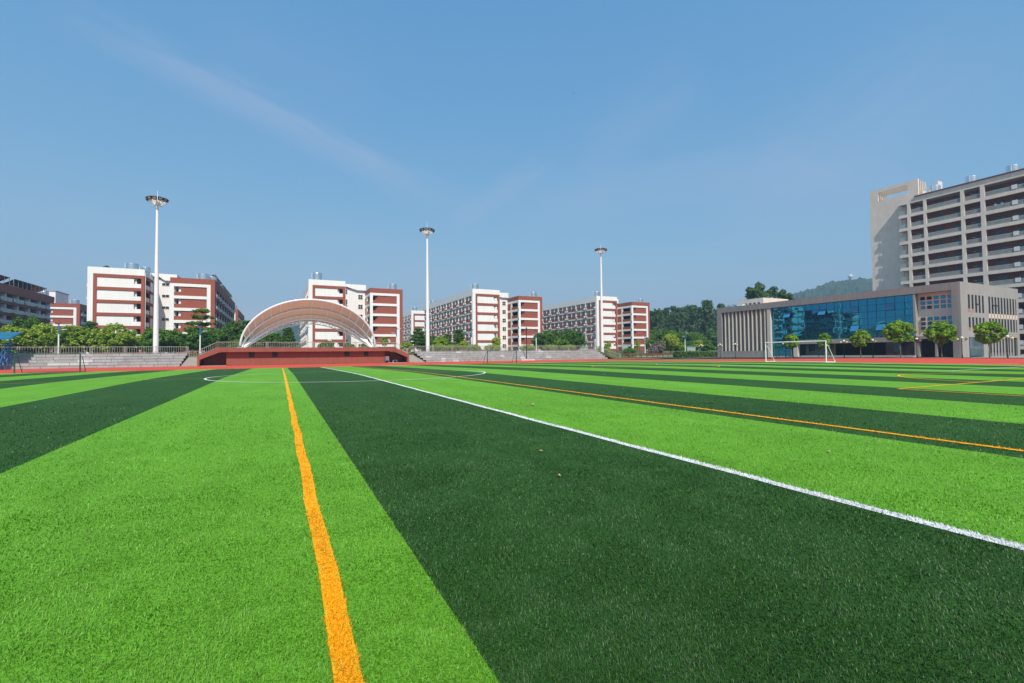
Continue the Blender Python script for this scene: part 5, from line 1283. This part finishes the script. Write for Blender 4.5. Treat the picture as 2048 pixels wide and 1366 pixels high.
for k, (x, y, lb) in enumerate(((30.5, 97, 'low olive shrub behind the railing left of the middle mast'), (34.2, 97, 'low olive shrub behind the railing right of the middle mast'), (38.8, 97, 'low olive shrub behind the railing under the balconies'), (44.0, 98, 'low olive shrub behind the railing near the lime tree'), (53.8, 99, 'low olive shrub behind the railing before the stair tower'), (66.5, 100, 'low olive shrub behind the railing below the dark trees, left'), (61.0, 100, 'low olive shrub behind the railing before the red wing'))):
    tree('shrub', lb, x, y, 1.5, 1.9, 'bushy', 'light', 30, .14, 34+k % 3, group=G, cat='shrub')
for k, (x, h, lb) in enumerate(((71.5, 6.2, 'dark spreading tree right of the red wing'), (76.3, 6.9, 'dark spreading tree in the middle of the clump left of the third mast'), (81.5, 7.2, 'dark spreading tree tallest in the clump left of the third mast'), (85.2, 5.4, 'dark spreading tree nearest the third mast'))):
    tree('spreading_tree', lb, x, 121+(k % 2)*3, 7.0, 3.9, 'bushy', 'dark', 95, .26, 41+k % 2, h/7.0, group=G)
tree('leafy_tree', 'lighter green tree in front of the dark clump left of the third mast', 72.6, 113, 4.2, 2.3, 'bushy', 'mid', 60, .2, 44, group=G)
tree('leafy_tree', 'yellow green shrub at the foot of the third floodlight mast', 84.5, 109, 3.2, 2.0, 'bushy', 'light', 50, .18, 45, group=G)
# right of the terrace
tree('young_tree', 'thin sapling right of the third mast', 88.5, 112, 4.2, 1.0, 'street', 'light', 20, .16, 30, tr=.06, group=G)
tree('young_tree', 'thin sapling before the rightmost red wing, left one', 100.0, 112, 4.6, 1.0, 'street', 'light', 16, .16, 30, tr=.06, group=G)
tree('young_tree', 'small lollipop sapling before the rightmost red wing', 103.2, 111, 5.6, .9, 'street', 'mid', 16, .16, 46, tr=.06, group=G)
tree('shrub', 'dark shrub behind the green exercise bars', 92.5, 107, 2.6, 1.9, 'bushy', 'mid', 50, .16, 47, group=G, cat='shrub')
tree('blossom_shrub', 'pink flowering crape myrtle left of the round yellow tree', 108.8, 112, 4.4, 2.2, 'bushy', 'pink', 50, .18, 48, group=G, cat='shrub')
tree('blossom_shrub', 'small pink flowering shrub before the rightmost red wing', 103.0, 108.5, 3.0, 1.7, 'bushy', 'pink', 40, .16, 49, group=G, cat='shrub')
tree('round_tree', 'bright yellow green round tree before the dark wood', 113.2, 111, 6.6, 2.7, 'round', 'lime', 110, .20, 50, tr=.2, group=G)
tree('cone_tree', 'small bright lime tree in front of the wood, right of the road lamp', 133.5, 118, 4.4, 1.7, 'round', 'lime', 60, .18, 51, group=G)
tree('cone_tree', 'small lime shrub left of the hedge by the notice board', 127.0, 119, 2.4, 1.3, 'round', 'lime', 50, .16, 52, group=G)
for k, (x, y, lb) in enumerate(((137.5, 124, 'olive shrub before the wood, beside the hall corner'), (141, 121, 'olive shrub at the left corner of the grey hall'), (129.5, 124, 'olive shrub behind the small lime tree'), (116, 122, 'dark shrub behind the round yellow tree'))):
    tree('shrub', lb, x, y, 4.0, 2.4, 'bushy', 'mid' if k != 3 else 'dark', 60, .2, 53, group=G, cat='shrub')
# clipped hedge
def hedge(x0, x1, y0, y1, z, h, label, lk='mid', n=2600, size=.15, group='clipped hedges'):
    rg = np.random.default_rng(int(x0*7)); w = x1-x0
    c = np.stack([rg.uniform(x0, x1, n//12), rg.uniform(y0, y1, n//12), z+h*rg.uniform(.12, .92, n//12)+.12*np.sin(rg.uniform(0, 60, n//12)), rg.uniform(.25, .5, n//12)], 1)
    V, k = leaves(c, 12, size, .1, int(x0)); t = thing('hedge', label, 'hedge', ((x0+x1)/2, (y0+y1)/2, z), group)
    V = V-np.array([(x0+x1)/2, (y0+y1)/2, z]); o = bpy.data.objects.new('foliage', leaf_mesh('foliage', V, k, LM[lk])); COL.objects.link(o); o.parent = t
    MB().box(x0+.3, x1-.3, y0+.3, y1-.3, z, z+h*.8).build('stems', mat('hedge_core', (.018,.032,.010), .95, .2, 3) if 'hedge_core' not in bpy.data.materials else bpy.data.materials['hedge_core'], t)
hedge(103.5, 112.6, 99.0, 101.2, gz(108, 100), 1.9, 'clipped green hedge left part, right of the round yellow tree', 'mid', 3600)
hedge(112.8, 124.0, 99.4, 101.4, gz(118, 100), 1.8, 'clipped darker hedge reaching the grey hall corner', 'mid', 4200)
hedge(113.0, 126.0, 29.0, 31.0, .25, 1.0, 'low yellow green shrubs in the bed before the hall gable', 'light', 2600, group='shrub beds')
hedge(118.0, 121.4, 28.4, 30.6, .25, 1.6, 'rounder yellow green shrub in the bed before the hall gable', 'lime', 1500, group='shrub beds')
MB_bed = MB().box(112.0, 128.0, 28.0, 28.25, .24, .62).box(112.0, 112.25, 28.25, 31.4, .24, .62); tag(MB_bed.build('planter_kerb', STONEL), 'pale stone kerb of the shrub bed before the hall gable', 'kerb')
# street trees in front of the hall
ST = 'young street trees before the grey hall'
for x, y, h, r, lb, sd, ps, ss in ((95.4, 60.2, 4.85, 1.25, 'young street tree with flat dome crown seen above the white goal crossbar', 61, 60, .17), (95.4, 53.6, 4.75, 1.2, 'sparse staked street tree behind the right post of the white goal', 62, 16, .17), (95.4, 47.4, 5.1, 1.5, 'round street tree just right of the white goal', 63, 85, .18), (95.4, 41.3, 6.3, 2.2, 'largest round street tree before the glass front', 64, 110, .19), (95.4, 35.7, 5.75, 1.95, 'lighter green street tree before the square window bay', 65, 85, .2), (95.4, 30.1, 5.4, 1.75, 'rightmost street tree with reddish crown before the hall gable', 66, 90, .19)):
    tree('street_tree', lb, x, y, h, r, 'street', 'street', ps, ss, sd, z=.2, tr=.10, group=ST, barkm=BARK)
t = thing('tree_stakes', 'wooden tripod stakes propping the sparse street tree', 'stakes', (95.4, 53.6, .2))
for dx, dy in ((.3, 1.5), (-.6, -1.0), (.8, -.6)): MB().cyl((95.4+dx, 53.6+dy, .2), (95.4, 53.6, 2.7), .045, n=6).build('stake', BARKL, t)
# eucalyptus wood behind, and the mid belt below it
EU = 'tall eucalyptus trees of the wood'
eu = []
for k in range(24):
    x = 168+k*3.35+random.uniform(-1.2, 1.2); y = 186+random.uniform(-7, 7)
    hh = np.interp(x, [168, 190, 203, 211, 222, 246], [21.5, 21.5, 25, 27.4, 27, 24])+random.uniform(-1.2, 1.2)
    eu.append((x, y, hh))
pos = ['first', 'second', 'third', 'fourth', 'fifth', 'sixth', 'seventh', 'eighth', 'ninth', 'tenth', 'eleventh', 'twelfth', 'thirteenth', 'fourteenth', 'fifteenth', 'sixteenth', 'seventeenth', 'eighteenth', 'nineteenth', 'twentieth', 'twenty-first', 'twenty-second', 'twenty-third', 'twenty-fourth']
for k, (x, y, hh) in enumerate(eu):
    tree('eucalyptus_tree', 'tall dark eucalyptus, %s from the dormitory in the front row of the wood' % pos[k], x, y, 24, 3.3, 'euc', 'euc', 60, .40, 71+k % 4, hh/24, BARKL, .26, EU)
for k in range(16):
    x = 172+k*5.0+random.uniform(-2, 2); y = 203+random.uniform(-5, 5)
    tree('eucalyptus_tree', 'tall dark eucalyptus in the back row of the wood, %s from the dormitory' % pos[k], x, y, 24, 3.1, 'euc', 'euc', 48, .42, 71+(k+2) % 4, (hh_ := float(np.interp(x, [168, 190, 203, 211, 222, 250], [21, 22, 25, 27.5, 27.5, 25])))/24, BARKL, .26, EU)
for k, (x, y, s) in enumerate(((135.0, 97, .90), (139.5, 99, .99), (145.0, 98, .96), (150.5, 97, .91))):
    tree('eucalyptus_tree', 'dark tree crown rising above the hall roof, %s from the left' % pos[k], x, y, 24, 4.6, 'round', 'euc', 130, .42, 76+k % 2, s, BARKL, .26, 'trees behind the grey hall')
for k in range(9):
    x = 146+k*8.0; tree('belt_tree', 'dense dark green tree at the foot of the wood, %s from the dormitory' % pos[k], x-4, 158+(k % 3)*4, 9.5, 5.0, 'bushy', 'dark', 90, .36, 81+k % 3, random.uniform(.9, 1.15), group='trees at the foot of the wood')
for k in range(4):
    x = 137+k*7; tree('belt_tree', 'mid green tree before the wood, %s from the dormitory' % pos[k], x, 138+(k % 2)*4, 8.2, 4.4, 'bushy', 'mid' if k % 2 else 'dark', 90, .32, 84, random.uniform(.85, 1.05), group='trees at the foot of the wood')

# ------------------------------------------------------------------ hills
def hill(name, cx, cy, ridge, depth, seed):
    """ridge: list of (offset along the ridge, height); ridge runs across the line of sight"""
    d = Vector((cx, cy)).normalized(); n = Vector((d.y, -d.x)); rg = np.random.default_rng(seed)
    NU = 320; us = np.linspace(ridge[0][0], ridge[-1][0], NU); hs = np.interp(us, [a for a, b in ridge], [b for a, b in ridge])
    hs = hs+np.convolve(rg.normal(0, 1, NU+12), np.ones(13)/13, 'valid')*2.2
    vs = []; fs = []; m_ = 64; ph = rg.uniform(0, 6, 6)
    for i, u in enumerate(us):
        for j in range(m_):
            v = -1+2*j/(m_-1); g = max(0, math.cos(v*math.pi/2))**1.3
            w_ = 1+(.07*math.sin(u*.021+ph[0]+v*4)+.05*math.sin(u*.05+ph[1]-v*7)+.02*math.sin(u*.13+ph[2]+v*11))*min(1, abs(v)*2)
            zz = hs[i]*g*(w_ if abs(v) > .04 else 1)+abs(rg.normal(0, 2.6))*min(1, g*3)-1
            p = Vector((cx, cy))+n*float(u)+d*float(v*depth); vs.append((p.x, p.y, max(-.5, zz)))
    for i in range(NU-1):
        for j in range(m_-1): fs.append((i*m_+j, (i+1)*m_+j, (i+1)*m_+j+1, i*m_+j+1))
    return struct(MB().add(vs, fs).build(name, HILLM))
DH = 1250
hill('wooded_hill', .889*DH, .458*DH, [(-420, 5), (-300, 45), (-190, 98), (-110, 126), (-40, 147), (20, 155), (70, 151), (200, 165), (420, 130), (620, 20)], 300, 3)
hill('far_hill', -20, 1330, [(-420, 4), (-250, 30), (-120, 58), (0, 78), (90, 85), (200, 70), (330, 60), (520, 5)], 240, 5)
rp_ = Vector((.8905*DH, .4545*DH)); t = thing('radar_dome', 'white radar dome on the crest of the wooded hill', 'radar dome', (rp_.x, rp_.y, 148))
MB().cyl((rp_.x, rp_.y, 148), (rp_.x, rp_.y, 160), 3.4, 3.0, n=14).build('tower', CONC, t); MB().sphere((rp_.x, rp_.y, 163.5), 5.0, 16, 10).build('dome', PALE, t, smooth=True)

# ------------------------------------------------------------------ air
hz = MB().box(-1750, 1750, -1750, 1750, -3, 215).build('haze', [], None)
hm = bpy.data.materials.new('haze_air'); hm.use_nodes = True; ht = hm.node_tree; ht.nodes.clear()
pv = ht.nodes.new('ShaderNodeVolumePrincipled'); pv.inputs['Color'].default_value = (.48,.74,1,1); pv.inputs['Density'].default_value = .00045; pv.inputs['Anisotropy'].default_value = .2
ou = ht.nodes.new('ShaderNodeOutputMaterial'); ht.links.new(pv.outputs[0], ou.inputs['Volume']); hz.data.materials.clear(); hz.data.materials.append(hm); stuff(hz)
